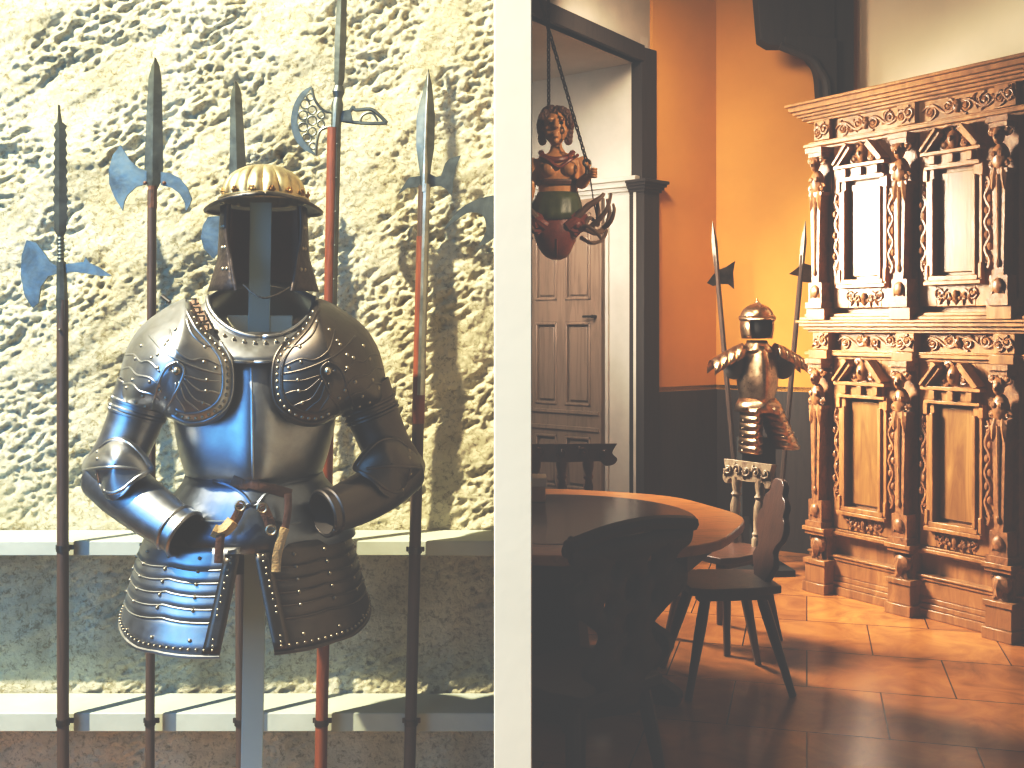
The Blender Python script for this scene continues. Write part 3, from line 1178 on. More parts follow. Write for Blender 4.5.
# dark frame: jamb, capital and lintel
mb = MB()
JF = Frame(JA, E, (E.y, -E.x, 0))
fe = (Vector((*C0, 0)) - JA)
fd = fe.normalized()
FJ = Frame(JA, fd, (fd.y, -fd.x, 0))
fl = fe.length
mb.span((-.005, -.08, 0), (fl + .02, .02, 3.52), FJ)
mb.span((-.02, -.08, 0), (fl + .01, .05, 2.50), FJ)
for i in range(5):
    mb.span((-.02 - .012 * i, -.08, 2.50 + .02 * i), (fl + .01 + .014 * i, .05 + .012 * i, 2.521 + .02 * i), FJ)
mb.span((-.012, -.06, 3.42), (2.4, .03, 3.53), WF)
struct(mb.build('trim_doorframe', M['frame_dark'], bevel=.003))
mb = MB()
for i, (z0, z1, y) in enumerate(((2.53, 2.56, .02), (2.56, 2.60, .04), (2.60, 2.63, .06))):
    mb.span((0, 0, z0), (2.0, y, z1), DF)
mb.span((.02, 0, 0), (.045, .02, 2.53), DF)
mb.span((.26, 0, 0), (.285, .02, 2.53), DF)
struct(mb.build('trim_transom', M['white_plaster'], bevel=.003))

# panelled door
dr = thing('door_1', JA + R * .7, 'tall panelled wooden door catching bright light in the white recess', 'door')
dr['kind'] = 'structure'
mb = MB()
D0, D1 = .30, 1.10
mb.span((D0, 0, .01), (D1, .022, 2.50), DF)
xs = [(.30, .395), (.625, .70), (.905, 1.10)]
for a, b in xs:
    mb.span((a, .02, .01), (b, .045, 2.50), DF)
zs = [(.01, .42), (.80, 1.02), (1.62, 1.78), (2.40, 2.50)]
for a, b in zs:
    mb.span((D0, .02, a), (D1, .0445, b), DF)
mb.span((D0 + .02, .04, .84), (D1, .058, .87), DF)
mb.span((D0 + .02, .04, .96), (D1, .058, .985), DF)
mb.build('door_leaf', M['door_wood'], dr, bevel=.003)
for a, b in ((.395, .625), (.70, .905)):
    for c, d in ((.42, .80), (1.02, 1.62), (1.78, 2.40)):
        mb = MB()
        mb.span((a + .035, .02, c + .035), (b - .035, .036, d - .035), DF)
        for q, w, e_, f_ in ((a, a + .02, c, d), (b - .02, b, c, d), (a, b, c, c + .02), (a, b, d - .02, d)):
            mb.span((q, .02, e_), (w, .052, f_), DF)
        mb.build('raised_panel', M['door_wood'], dr, bevel=.006)
mb = MB()
mb.tube([DF(.35, .045, 1.66), DF(.35, .085, 1.66), DF(.35, .09, 1.665)], .012, 10)
mb.tube([DF(.35, .088, 1.66), DF(.43, .088, 1.66)], .008, 8)
mb.build('door_handle', M['chain'], dr)

# dark timber bracket in the corner above the cabinet
YT = 7.36
mb = MB()
def tq(pts, y0, y1):
    w = [P(a, b, YT) for a, b in pts]
    mb.prism([(p.x, p.z) for p in w], lambda x, z: Vector((x, y0, z)), lambda x, z: Vector((x, y1, z)))
tq([(833, -60), (854, -60), (854, 340), (833, 340)], YT, YT + .10)
tq([(756, -8), (760, 40), (770, 46), (834, 46), (834, -8)], YT - .02, YT + .12)
br1 = catmull([(783, 44, 0), (798, 52, 0), (808, 62, 0), (815, 76, 0), (817, 112, 0)], 5)
tq([(p.x, p.y) for p in br1] + [(835, 112), (835, 40), (800, 36), (783, 38)], YT - .05, YT + .05)
struct(mb.build('beam_bracket', M['frame_dark'], bevel=.006))
mb = MB()
k1 = catmull([(780, 46, 0), (800, 54, 0), (812, 60, 0), (819, 70, 0), (826, 84, 0), (827, 112, 0)], 5)
mb.tube([P(p.x, p.y, YT - .06) for p in k1], .028, 8)
struct(mb.build('trim_highlight', M['wainscot']))  # lighter strip put in for the highlight along the brace

# ================================================================== CABINET
CO = Vector((1.80, 6.77, 0))
N_ = Vector((-.839, -.543, 0)).normalized()
CF = Frame(CO, U, N_)
cab = thing('renaissance_cabinet', CF(.73, -.35, 0), 'huge carved walnut two-tier cabinet filling the right of the panelled room', 'cabinet')
WID, DEP = 1.485, .66
PIL = (.165, .765, 1.365)
UL = .075


def C(u, y, z):
    return CF(u, y, z)


def spiral(mb, u, z, r, turns, dr_, y, th, a0=0.0, fr=CF):
    pts = []
    for i in range(18):
        s_ = i / 17
        a = a0 + dr_ * turns * 2 * PI * s_
        rr = r * (1 - .82 * s_)
        pts.append(fr(u + rr * math.cos(a), y + th * .3 + th * .5 * s_, z + rr * math.sin(a)))
    mb.tube(pts, [th, th * .75], 6)
    mb.ball((u, y + th, z), (th * 1.5, th * 1.2, th * 1.5), fr, 7, 5)


def leaf(mb, u, z, L, w, ang, y, fr=CF, th=.008):
    rows = []
    ca, sa = math.cos(ang), math.sin(ang)
    for i in range(6):
        s_ = i / 5
        ww = w * math.sin(PI * min(.98, s_ * .85 + .12)) * (1 - .25 * (i % 2))
        row = []
        for q in (-1, -.5, 0, .5, 1):
            a, b = L * s_, ww * q
            row.append(fr(u + a * ca - b * sa, y + th * (1 - abs(q) * .9) * (.4 + math.sin(PI * s_)), z + a * sa + b * ca))
        rows.append(row)
    mb.grid(rows)


def frieze(mb, u0, u1, z0, z1, y, fr=CF, mask=True):
    h = z1 - z0
    zc = (z0 + z1) / 2
    L = u1 - u0
    k = max(2, int(round(L / (h * 1.05) / 2)) * 2)
    w = L / k
    wave = []
    for i in range(k * 6 + 1):
        s_ = i / (k * 6)
        wave.append(fr(u0 + L * s_, y + .004, zc + h * .26 * math.sin(PI * k * s_)))
    mb.tube(wave, .0075, 6)
    for i in range(k):
        uc = u0 + w * (i + .5)
        s_ = 1 if i % 2 else -1
        spiral(mb, uc, zc + s_ * h * .08, h * .36, 1.6, -s_ if i < k / 2 else s_, y, .0075, PI / 2 * s_, fr)
        for q in range(5):
            a = random.uniform(0, 2 * PI)
            leaf(mb, uc + random.uniform(-.4, .4) * w, zc + random.uniform(-.22, .22) * h, h * .34, h * .10, a, y, fr)
    if mask:
        uc = u0 + L / 2
        mb.ball((uc, y + .01, zc), (h * .22, .018, h * .34), fr, 10, 6)
        mb.ball((uc, y + .024, zc - h * .02), (h * .05, .01, h * .08), fr, 6, 4)
        for s_ in (-1, 1):
            mb.ball((uc + s_ * h * .09, y + .024, zc + h * .08), (h * .04, .006, h * .04), fr, 6, 4)
            for q in range(3):
                leaf(mb, uc + s_ * h * .2, zc, h * .45, h * .13, (0 if s_ > 0 else PI) + (q - 1) * .8, y, fr)


def swag(mb, uc, zc, w, h, y):
    for s_ in (-1, 1):
        spiral(mb, uc + s_ * w * .38, zc + h * .12, h * .40, 1.4, s_, y, .006, -PI / 2)
        spiral(mb, uc + s_ * w * .20, zc - h * .02, h * .36, 1.3, -s_, y, .006, PI / 2)
        for q in range(3):
            leaf(mb, uc + s_ * w * (.08 + .1 * q), zc - h * .1, h * .6, h * .16, -PI / 2 + s_ * .5 * (q - 1), y)
    for q in range(-4, 5):
        a = q / 4
        mb.ball((uc + a * w * .45, y + .006, zc - h * .25 + h * .35 * a * a), (.011, .010, .011), CF, 7, 5)
    mb.ball((uc, y + .008, zc), (h * .2, .016, h * .3), CF, 8, 5)


# carcass
mb = MB()
mb.span((UL, -DEP, .0), (WID - .03, -.012, .20), CF)
mb.span((UL + .02, -DEP, .20), (WID - .05, -.03, 1.40), CF)
mb.span((UL + .02, -DEP, 1.40), (WID - .05, -.02, 1.60), CF)
mb.span((UL + .02, -DEP, 1.60), (WID - .05, -.03, 2.86), CF)
mb.build('carcass', M['cab'], cab, bevel=.003)


def mould(mb, z0, prof, over=0):
    """stepped moulding: list of (height, projection)"""
    z = z0
    for h, p in prof:
        mb.span((UL - p - over, -DEP, z), (WID - .03 + p + over, p, z + h - .0008), CF)
        z += h
    return z


mb = MB()
mould(mb, 0, [(.05, .03), (.03, .022), (.03, .015)])
mb.span((UL - .01, -DEP, .11), (WID - .02, .012, .20), CF)
mould(mb, .20, [(.02, .02), (.015, .028)])
for u in PIL:
    mb.span((u - .085, -.1, 0), (u + .085, .11, .06), CF)
    mb.span((u - .075, -.1, .06), (u + .075, .095, .17), CF)
    mb.span((u - .085, -.1, .17), (u + .085, .105, .20), CF)
mb.build('plinth', M['cab'], cab, bevel=.004)
mb = MB()
mould(mb, .345, [(.012, .02), (.022, .035), (.012, .02)])
for u in PIL:
    mb.span((u - .075, -.05, .345), (u + .075, .10, .367), CF)
    mb.span((u - .085, -.05, .367), (u + .085, .112, .392), CF)
mb.build('base_moulding', M['cab'], cab, bevel=.003)
for u in PIL:
    mb = MB()
    mb.span((u - .06, -.05, .20), (u + .06, .05, .345), CF)
    mb.ball((u, .06, .285), (.055, .035, .055), CF, 10, 7)
    for s_ in (-1, 1):
        spiral(mb, u + s_ * .04, .32, .030, 1.3, s_, .055, .008)
        leaf(mb, u, .25, .07, .025, -PI / 2 + s_ * .6, .075)
    leaf(mb, u, .31, .10, .035, -PI / 2, .088, th=.016)
    mb.build('foot_bracket', M['cab_carve'], cab)
# middle cornice, frieze
mb = MB()
mould(mb, 1.40, [(.018, .02), (.022, .04), (.012, .025)])
mould(mb, 1.555, [(.016, .025), (.02, .045), (.022, .065), (.016, .078)])
mould(mb, 1.629, [(.02, .06), (.02, .04)])
for u in PIL:
    mb.span((u - .06, -.03, 1.452), (u + .06, .045, 1.555), CF)
    mb.span((u - .07, -.03, 1.40), (u + .07, .07, 1.45), CF)
    mb.span((u - .07, -.03, 1.63), (u + .07, .09, 1.70), CF)
mb.build('middle_cornice', M['cab'], cab, bevel=.003)
mb = MB()
for a, b in ((PIL[0] + .085, PIL[1] - .085), (PIL[1] + .085, PIL[2] - .085)):
    frieze(mb, a, b, 1.458, 1.552, -.018)
for u in PIL:
    frieze(mb, u - .05, u + .05, 1.462, 1.55, .046, mask=False)
mb.build('middle_frieze', M['cab_carve'], cab)
# top entablature
mb = MB()
mould(mb, 2.66, [(.018, .02), (.022, .045), (.012, .025)])
mb.span((UL + .02, -DEP, 2.712), (WID - .05, -.004, 2.83), CF)
mould(mb, 2.83, [(.014, .03), (.018, .052), (.016, .072), (.02, .09), (.03, .108), (.018, .125)])
for u in PIL:
    mb.span((u - .06, -.03, 2.712), (u + .06, .035, 2.83), CF)
mb.build('top_cornice', M['cab'], cab, bevel=.003)
mb = MB()
for a, b in ((PIL[0] + .08, PIL[1] - .08), (PIL[1] + .08, PIL[2] - .08)):
    frieze(mb, a, b, 2.716, 2.826, -.003)
for u in PIL:
    frieze(mb, u - .05, u + .05, 2.72, 2.82, .036, mask=False)
mb.build('top_frieze', M['cab_carve'], cab)


def pilaster(u, z0, z1):
    mb = MB()
    H = z1 - z0
    # backing strip
    mb.span((u - .062, -.03, z0), (u + .062, .012, z1), CF)
    # tapering shaft
    a, b = z0 + H * .16, z1 - H * .30
    wb_, wt = .026, .038
    vs = []
    for z, w in ((a, wb_), (b, wt)):
        vs += [C(u - w, .012, z), C(u + w, .012, z), C(u + w, .090, z), C(u - w, .090, z)]
    mb.add(vs, [(0, 1, 2, 3), (4, 7, 6, 5), (0, 4, 5, 1), (1, 5, 6, 2), (2, 6, 7, 3), (3, 7, 4, 0)])
    mb.tube([C(u, .091, b - .01), C(u, .091, a + .08)], [.012, .007], 6)
    mb.ball((u, .091, a + .06), (.013, .013, .024), CF, 8, 6)
    # base block and its carving
    mb.span((u - .062, -.02, z0), (u + .062, .108, z0 + .035), CF)
    mb.span((u - .05, -.02, z0 + .035), (u + .05, .092, z0 + H * .16), CF)
    mb.ball((u, .095, z0 + .10), (.034, .018, .04), CF, 9, 6)
    for s_ in (-1, 1):
        leaf(mb, u, z0 + .13, .08, .022, -PI / 2 + s_ * .45, .092)
    # bust: drapery, chest, head, volutes
    mb.span((u - .048, -.02, b), (u + .048, .092, b + .022), CF)
    mb.ball((u, .07, b + .08), (.046, .04, .075), CF, 10, 7)
    mb.ball((u - .019, .10, b + .095), .018, CF, 7, 5)
    mb.ball((u + .019, .10, b + .095), .018, CF, 7, 5)
    mb.ball((u, .09, b + .185), (.027, .034, .042), CF, 10, 7)
    mb.ball((u, .124, b + .18), (.006, .008, .012), CF, 6, 4)
    mb.ball((u, .08, b + .205), (.035, .034, .032), CF, 8, 6)
    for s_ in (-1, 1):
        spiral(mb, u + s_ * .040, b + .05, .024, 1.4, s_, .075, .008)
        spiral(mb, u + s_ * .040, z1 - .075, .026, 1.4, -s_, .075, .009)
        leaf(mb, u + s_ * .02, b + .03, .12, .022, -PI / 2 + s_ * .12, .091)
    mb.span((u - .05, -.02, z1 - .055), (u + .05, .095, z1 - .03), CF)
    mb.span((u - .062, -.02, z1 - .03), (u + .062, .11, z1), CF)
    mb.build('pilaster', M['cab_carve'], cab, bevel=.0025)


for u in PIL:
    pilaster(u, .392, 1.40)
    pilaster(u, 1.70, 2.66)


def cdoor(uc, z0, z1, zp0, zp1):
    """door leaf uc centre; the sunk panel runs zp0..zp1"""
    hw, pw = .228, .118
    mb = MB()
    mb.span((uc - hw, -.03, z0), (uc - pw, .012, z1), CF)
    mb.span((uc + pw, -.03, z0), (uc + hw, .012, z1), CF)
    mb.span((uc - pw, -.03, z0), (uc + pw, .012, zp0), CF)
    mb.span((uc - pw, -.03, zp1), (uc + pw, .012, z1), CF)
    # aedicule frame standing proud of the leaf
    for s_ in (-1, 1):
        mb.span((uc + s_ * (pw + .026) - .026, .0, zp0 - .03), (uc + s_ * (pw + .026) + .026, .034, zp1 + .015), CF)
        mb.span((uc + s_ * (pw + .010) - .010, .0, zp0), (uc + s_ * (pw + .010) + .010, .048, zp1 - .05), CF)
        mb.span((uc + s_ * (pw + .05) - .014, .0, zp1 - .06), (uc + s_ * (pw + .05) + .014, .045, zp1 + .01), CF)
        mb.span((uc + s_ * (pw + .044) - .010, .0, zp0 - .02), (uc + s_ * (pw + .044) + .010, .045, zp0 + .06), CF)
    mb.span((uc - pw - .055, 0, zp0 - .05), (uc + pw + .055, .055, zp0 - .028), CF)
    mb.span((uc - pw - .03, 0, zp0 - .028), (uc + pw + .03, .045, zp0), CF)
    d = mb.build('door', M['cab'], cab, bevel=.003)
    mb = MB()
    mb.span((uc - pw - .005, -.03, zp0 - .005), (uc + pw + .005, -.012, zp1 + .005), CF)
    mb.span((uc - pw + .016, -.02, zp0 + .018), (uc + pw - .016, .004, zp1 - .02), CF)
    mb.build('door_panel', M['cab_panel'], d, bevel=.004)
    # entablature with corbels and broken pediment
    mb = MB()
    e0 = zp1
    mb.span((uc - pw - .05, 0, e0), (uc + pw + .05, .055, e0 + .018), CF)
    mb.span((uc - pw - .03, 0, e0 + .018), (uc + pw + .03, .04, e0 + .075), CF)
    for q in (-1, 0, 1):
        mb.span((uc + q * pw * .95 - .018, .03, e0 + .026), (uc + q * pw * .95 + .018, .066, e0 + .072), CF)
    mb.span((uc - pw - .065, 0, e0 + .075), (uc + pw + .065, .07, e0 + .095), CF)
    pz = e0 + .095
    ph = min(.13, z1 - pz - .012)
    for s_ in (-1, 1):
        a = [(uc + s_ * (pw + .055), pz), (uc + s_ * (pw + .02), pz), (uc + s_ * .055, pz + ph * .80), (uc + s_ * .075, pz + ph)]
        mb.prism(a, lambda x, z: C(x, .0, z), lambda x, z: C(x, .075, z))
        a = [(uc + s_ * (pw + .06), pz + .012), (uc + s_ * (pw + .05), pz + .0), (uc + s_ * .07, pz + ph), (uc + s_ * .08, pz + ph + .012)]
        mb.prism(a, lambda x, z: C(x, .0, z), lambda x, z: C(x, .09, z))
    mb.build('pediment', M['cab'], d, bevel=.002)
    mb = MB()
    mb.ball((uc, .03, pz + ph * .5), (.036, .035, ph * .46), CF, 10, 7)
    mb.ball((uc, .062, pz + ph * .5), (.010, .014, .016), CF, 6, 4)
    for s_ in (-1, 1):
        spiral(mb, uc + s_ * .06, pz + ph * .30, .034, 1.4, s_, .02, .010)
        spiral(mb, uc + s_ * .035, pz + ph * .9, .028, 1.3, -s_, .02, .010)
        for q in range(3):
            leaf(mb, uc + s_ * .02, pz + ph * .4, .07, .02, PI / 2 - s_ * (.5 + .5 * q), .025)
    mb.build('cartouche', M['cab_carve'], d)
    # carved scrolls down both sides of the frame and the swag below
    mb = MB()
    for s_ in (-1, 1):
        k = 7
        pts = []
        for i in range(k * 5 + 1):
            q = i / (k * 5)
            pts.append(C(uc + s_ * (pw + .074 + .014 * math.sin(q * k * PI)), .020, zp0 + .03 + (zp1 - zp0 - .10) * q))
        mb.tube(pts, .011, 6)
        for i in range(k):
            z = zp0 + .05 + (zp1 - zp0 - .14) * (i + .5) / k
            if i in (0, k - 1):
                spiral(mb, uc + s_ * (pw + .078), z, .032, 1.4, s_ * (1 if i else -1), .014, .008)
            else:
                mb.ball((uc + s_ * (pw + .072 + .018 * (i % 2)), .024, z), (.014, .014, .022), CF, 7, 5)
    swag(mb, uc, (z0 + zp0 - .05) / 2 + .005, .26, min(.085, zp0 - .05 - z0), .013)
    mb.build('carving', M['cab_carve'], d)
    # key plate
    mb = MB()
    return d


for uc in ((PIL[0] + PIL[1]) / 2, (PIL[1] + PIL[2]) / 2):
    cdoor(uc, .394, 1.40, .535, 1.175)
    cdoor(uc, 1.70, 2.66, 1.865, 2.44)

# ================================================================== TABLE
TC = Vector((.19, 4.87, 0))
TR = .83
tab = thing('round_table', TC, 'large dark round table with an orange-lit wooden rim', 'table')


def octo(r, k=8, a0=PI / 8, sub=1):
    return [(r * math.cos(a0 + 2 * PI * i / k), r * math.sin(a0 + 2 * PI * i / k)) for i in range(k)]


TF = rotframe(TC, math.radians(-23 + 22.5))
TF.z = Vector((0, 0, 1))
mb = MB()
# softly rounded many sided top
pts = []
for i in range(64):
    a = 2 * PI * i / 64
    rr = TR * (1 - .035 * (.5 - .5 * math.cos(8 * a)))
    pts.append((rr * math.cos(a), rr * math.sin(a)))
mb.prism(pts, lambda x, y: TF(x, y, .712), lambda x, y: TF(x, y, .752))
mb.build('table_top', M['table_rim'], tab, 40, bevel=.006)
mb = MB()
mb.lathe([(.62, .7525), (.62, .7545), (.001, .7546)], TF, 64, caps=False)
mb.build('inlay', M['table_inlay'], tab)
mb = MB()
mb.lathe([(.70, .60), (.72, .62), (.72, .712), (.68, .712), (.68, .60)], TF, 8, caps=False)
mb.build('apron', M['dark_wood'], tab)
leg_out = [(-.05, 0), (.17, 0), (.18, .05), (.12, .09), (.06, .12), (.10, .17), (.14, .23), (.13, .29), (.06, .33), (.05, .37), (.10, .42), (.17, .46), (.20, .52), (.20, .60), (-.05, .60)]
for k in range(6):
    f = rotframe(TC, math.radians(34.5 + 60 * k))
    ff = Frame(f(.395, 0, 0), f.x, f.y)
    mb = MB()
    q = catmull([(a, b, 0) for a, b in leg_out[1:-1]], 3)
    poly = [leg_out[0]] + [(p.x, p.y) for p in q] + [leg_out[-1]]
    mb.prism(poly, lambda x, z: ff(x, -.035, z), lambda x, z: ff(x, .035, z))
    mb.build('leg', M['dark_wood'], tab, bevel=.005)
mb = MB()
mb.lathe([(.46, .0), (.46, .07), (.40, .09), (.16, .12), (.14, .3), (.20, .5), (.3, .60)], TF, 8)
mb.build('pedestal', M['dark_wood'], tab)

# ================================================================== CHAIRS
def chair_legs(t, fr, mat, h=.43, w=.15, d=.14, sp=.075, n=4):
    for sx in (-1, 1):
        for sy in (-1, 1):
            mb = MB()
            a, b = fr(sx * w, sy * d, h), fr(sx * (w + sp), sy * (d + sp), .003)
            q = [a.lerp(b, i / 8) for i in range(9)]
            mb.tube(q, [.021, .024, .025, .024, .022, .020, .018, .017, .016], 8)
            mb.build('leg', mat, t)


def seat_plank(t, fr, mat, w=.21, d=.20, z=.43, th=.034):
    mb = MB()
    out = [(-w * .8, -d), (w * .8, -d), (w * .95, -d * .5), (w, d * .55), (w * .82, d), (-w * .82, d), (-w, d * .55), (-w * .95, -d * .5)]
    mb.prism(out, lambda x, y: fr(x, y, z), lambda x, y: fr(x, y, z + th))
    mb.build('seat', mat, t, bevel=.006)
    mb = MB()
    for s_ in (-1, 1):
        mb = MB()
        mb.span((s_ * w * .62 - .03, -d * .8, z - .028), (s_ * w * .62 + .03, d * .8, z), fr)
        mb.build('seat_batten', mat, t, bevel=.003)


def lean(fr, y0, z0, tilt):
    """frame of a back board rising from the seat's rear edge"""
    up = (fr.z * math.cos(tilt) - fr.y * math.sin(tilt)).normalized()
    return Frame(fr(0, y0, z0), fr.x, (fr.y * math.cos(tilt) + fr.z * math.sin(tilt)).normalized(), up)


# plank chair seen from its side, facing the table
def plank_chair():
    fr = rotframe((.955, 4.93, 0), math.radians(96))
    t = thing('plank_chair', (.955, 4.93, 0), 'dark brown splay-legged chair with a scalloped plank back, seen side-on', 'chair')
    seat_plank(t, fr, M['chair_wood'], .20, .205)
    chair_legs(t, fr, M['chair_wood'], .43, .12, .12, .11)
    bf = lean(fr, -.17, .455, .20)
    half = [(.07, -.06), (.075, 0), (.115, .05), (.14, .085), (.125, .115), (.105, .14), (.125, .175), (.165, .205), (.18, .25), (.165, .285), (.14, .31), (.145, .345), (.12, .375), (.085, .395), (.08, .43), (.05, .455), (.02, .46)]
    q = catmull([(a, b, 0) for a, b in half], 4)
    poly = [(p.x, p.y) for p in q] + [(-p.x, p.y) for p in reversed(q)]
    mb = MB()
    mb.prism(poly, lambda x, z: bf(x, -.014, z), lambda x, z: bf(x, .014, z))
    mb.build('backrest', M['chair_wood'], t, bevel=.004)


plank_chair()


# chair with carved crest on two balusters, catching the light
def crest_chair(loc, rot, label, mat, h=.42, w=.19, name='carved_chair', seat_mat=None, nb=2, crest_w=.20):
    fr = rotframe(loc, rot)
    t = thing(name, loc, label, 'chair')
    seat_plank(t, fr, seat_mat or mat, .20, .20)
    chair_legs(t, fr, seat_mat or mat, .43, .13, .13, .07)
    bf = lean(fr, -.165, .46, .10)
    xs = [(-.5 + (i / (nb - 1) if nb > 1 else .5)) * crest_w * 1.0 for i in range(nb)]
    for x in xs:
        mb = MB()
        bb = Frame(bf(x, 0, 0), bf.x, bf.y, bf.z)
        kz = (h - .085) / .34
        mb.lathe([(rr, zz * kz) for rr, zz in [(.028, -.02), (.030, .04), (.024, .05), (.031, .065), (.022, .08), (.028, .15), (.030, .20), (.020, .235), (.031, .25), (.021, .265), (.030, .30), (.034, .34)]], bb, 10, 1, .7)
        mb.build('baluster', mat, t)
    cw = crest_w
    half = [(.0, h - .105), (cw * .55, h - .10), (cw * .72, h - .10), (cw * .82, h - .125), (cw * .98, h - .115), (cw * 1.04, h - .085), (cw * .95, h - .055), (cw * 1.0, h - .02), (cw * 1.04, h), (.0, h)]
    q = catmull([(a, b, 0) for a, b in half[:-2]], 4)
    poly = [(p.x, p.y) for p in q] + [half[-2]] + [(-half[-2][0], half[-2][1])] + [(-p.x, p.y) for p in reversed(q)][:-1]
    mb = MB()
    mb.prism(poly, lambda x, z: bf(x, -.02, z), lambda x, z: bf(x, .02, z))
    k = 5
    for i in range(k):
        x = (-.8 + 1.6 * i / (k - 1)) * cw
        spiral(mb, x, h - .05, .028, 1.3, 1 if i % 2 else -1, .02, .007, 0, bf)
        leaf(mb, x + .02, h - .05, .04, .014, PI / 2 * (1 if i % 2 else -1), .02, bf)
    mb.build('crest_rail', mat, t, bevel=.003)
    return t


crest_chair((1.075, 5.60, 0), math.radians(128), 'carved chair with crest rail coloured as lit, on two balusters, beyond the table', M['chair_lit'], .43, seat_mat=M['chair_wood'], crest_w=.155)
crest_chair((.285, 6.02, 0), math.radians(181), 'dark carved chair behind the table before the panelled door, scrolled crest', M['chair_wood'], .47, nb=3, crest_w=.30)


# foreground chair seen from behind: broad carved board
def front_chair():
    ang = math.radians(42)
    loc = Vector((.215, 3.62, 0))
    fr = rotframe(loc, ang)
    t = thing('carved_chair', loc, 'nearly black chair with a broad pierced carved back, nearest the viewer before the table', 'chair')
    seat_plank(t, fr, M['dark_wood'], .23, .21)
    chair_legs(t, fr, M['dark_wood'], .43, .16, .14, .06)
    bf = lean(fr, -.19, .45, .12)
    half = [(.08, -.06), (.10, .02), (.16, .06), (.17, .10), (.13, .14), (.11, .19), (.16, .23), (.22, .27), (.25, .32), (.245, .36), (.20, .39), (.22, .42), (.265, .44), (.275, .47), (.27, .50)]
    q = catmull([(a, b, 0) for a, b in half], 4)
    # two halves and bridges leave pierced holes down the middle of the board
    holes = [(.0, .11, .028), (.0, .21, .034), (.0, .33, .040), (-.085, .40, .026), (.085, .40, .026), (.11, .29, .02), (-.11, .29, .02)]
    import mathutils.geometry as geo
    outer = [Vector((p.x, p.y)) for p in q] + [Vector((-p.x, p.y)) for p in reversed(q)]
    vs = list(outer)
    edges = [(i, (i + 1) % len(outer)) for i in range(len(outer))]
    for hx_, hz, hr in holes:
        b0 = len(vs)
        for k in range(14):
            vs.append(Vector((hx_ + hr * math.cos(2 * PI * k / 14), hz + hr * 1.25 * math.sin(2 * PI * k / 14))))
        edges += [(b0 + k, b0 + (k + 1) % 14) for k in range(14)]
    r = geo.delaunay_2d_cdt(vs, edges, [], 0, 1e-5)
    V2, F2 = r[0], r[2]
    keep = []
    for f in F2:
        c = sum((V2[i] for i in f), Vector((0, 0))) / len(f)
        ins = False
        for i in range(len(outer)):
            a, b = outer[i], outer[(i + 1) % len(outer)]
            if (a.y > c.y) != (b.y > c.y) and c.x < (b.x - a.x) * (c.y - a.y) / (b.y - a.y) + a.x:
                ins = not ins
        if ins and not any(((c.x - hx_) / hr) ** 2 + ((c.y - hz) / (hr * 1.25)) ** 2 < .9 for hx_, hz, hr in holes):
            keep.append(f)
    mb = MB()
    mb.add([bf(p.x, 0, p.y) for p in V2], keep)
    mb.build('backrest', M['dark_wood'], t, solid=.03)
    mb = MB()
    pts = [bf(x, .0, .50 + .028 * (1 - (x / .28) ** 2)) for x in [-.29 + .58 * i / 16 for i in range(17)]]
    mb.tube(pts, 1, 8, sq=(.024, .024))
    for s_ in (-1, 1):
        spiral(mb, s_ * .27, .485, .03, 1.2, s_, .012, .012, PI / 2, bf)
    mb.build('crest_rail', M['dark_wood'], t)


front_chair()

# small lit box at the far edge of the table
bx = thing('wooden_box', P(538, 490, 5.5) * 1, 'small orange wooden box with a lid coloured pale as if lit, beyond the table at the left', 'box')
p = P(531, 484, 5.30)
bx.location = (p.x, 5.30, .7546)
mb = MB()
mb.span((p.x - .10, 5.24, .756), (p.x + .068, 5.38, .83))
mb.build('box_body', M['table_rim'], bx, bevel=.003)
mb = MB()
mb.span((p.x - .105, 5.235, .83), (p.x + .075, 5.385, .872))
mb.build('lid', M['cream'], bx, bevel=.004)  # cream paints the light that falls on the lid

# ================================================================== HANGING FIGURE with antlers
YF = 4.62
K = FOC / YF
FO = P(556, 325, YF)
FO.z = 0
FF = Frame(FO, (1, 0, 0), (0, -1, 0))


def Q(px, py, f=0.0):
    return FF((px - 556) / K, f, EYE + (HY - py) / K)


def q3(px, py, f=0.0):
    return ((px - 556) / K, f, EYE + (HY - py) / K)


fig = thing('antler_chandelier', Q(556, 200), 'hanging carved woman with antlers, green cloth and red tail, by the door', 'chandelier')


def loft(mb, rows, n=24):
    out = []
    for py, cx_, hw, ff, fb in rows:
        row = []
        for k in range(n):
            t = 2 * PI * k / n
            s_, c = math.sin(t), math.cos(t)
            x, f, z = q3(cx_ + hw * s_, py, (ff if c > 0 else fb) * c)
            row.append(FF(x, f, z))
        out.append(row)
    b0 = len(mb.v)
    mb.grid(out, True)
    mb.f.append(tuple(b0 + k for k in range(n))); mb.f.append(tuple(b0 + (len(rows) - 1) * n + k for k in reversed(range(n))))
    mb.m += [mb.cur, mb.cur]


mb = MB()
loft(mb, [(142, 556, 5.5, .022, .024), (148, 556.5, 6, .026, .028), (153, 557, 9, .034, .036), (156, 558, 18, .045, .05), (161, 558.5, 24, .055, .058), (168, 558.5, 24.5, .064, .06), (177, 558.5, 22.5, .066, .058),
          (186, 558.5, 20, .058, .052), (196, 558, 19, .055, .05), (204, 557.5, 20.5, .062, .052), (212, 557, 22, .066, .055)])
for x in (548.5, 568.5):
    mb.ball(q3(x, 171, .052), (.036, .038, .032), FF, 14, 9)
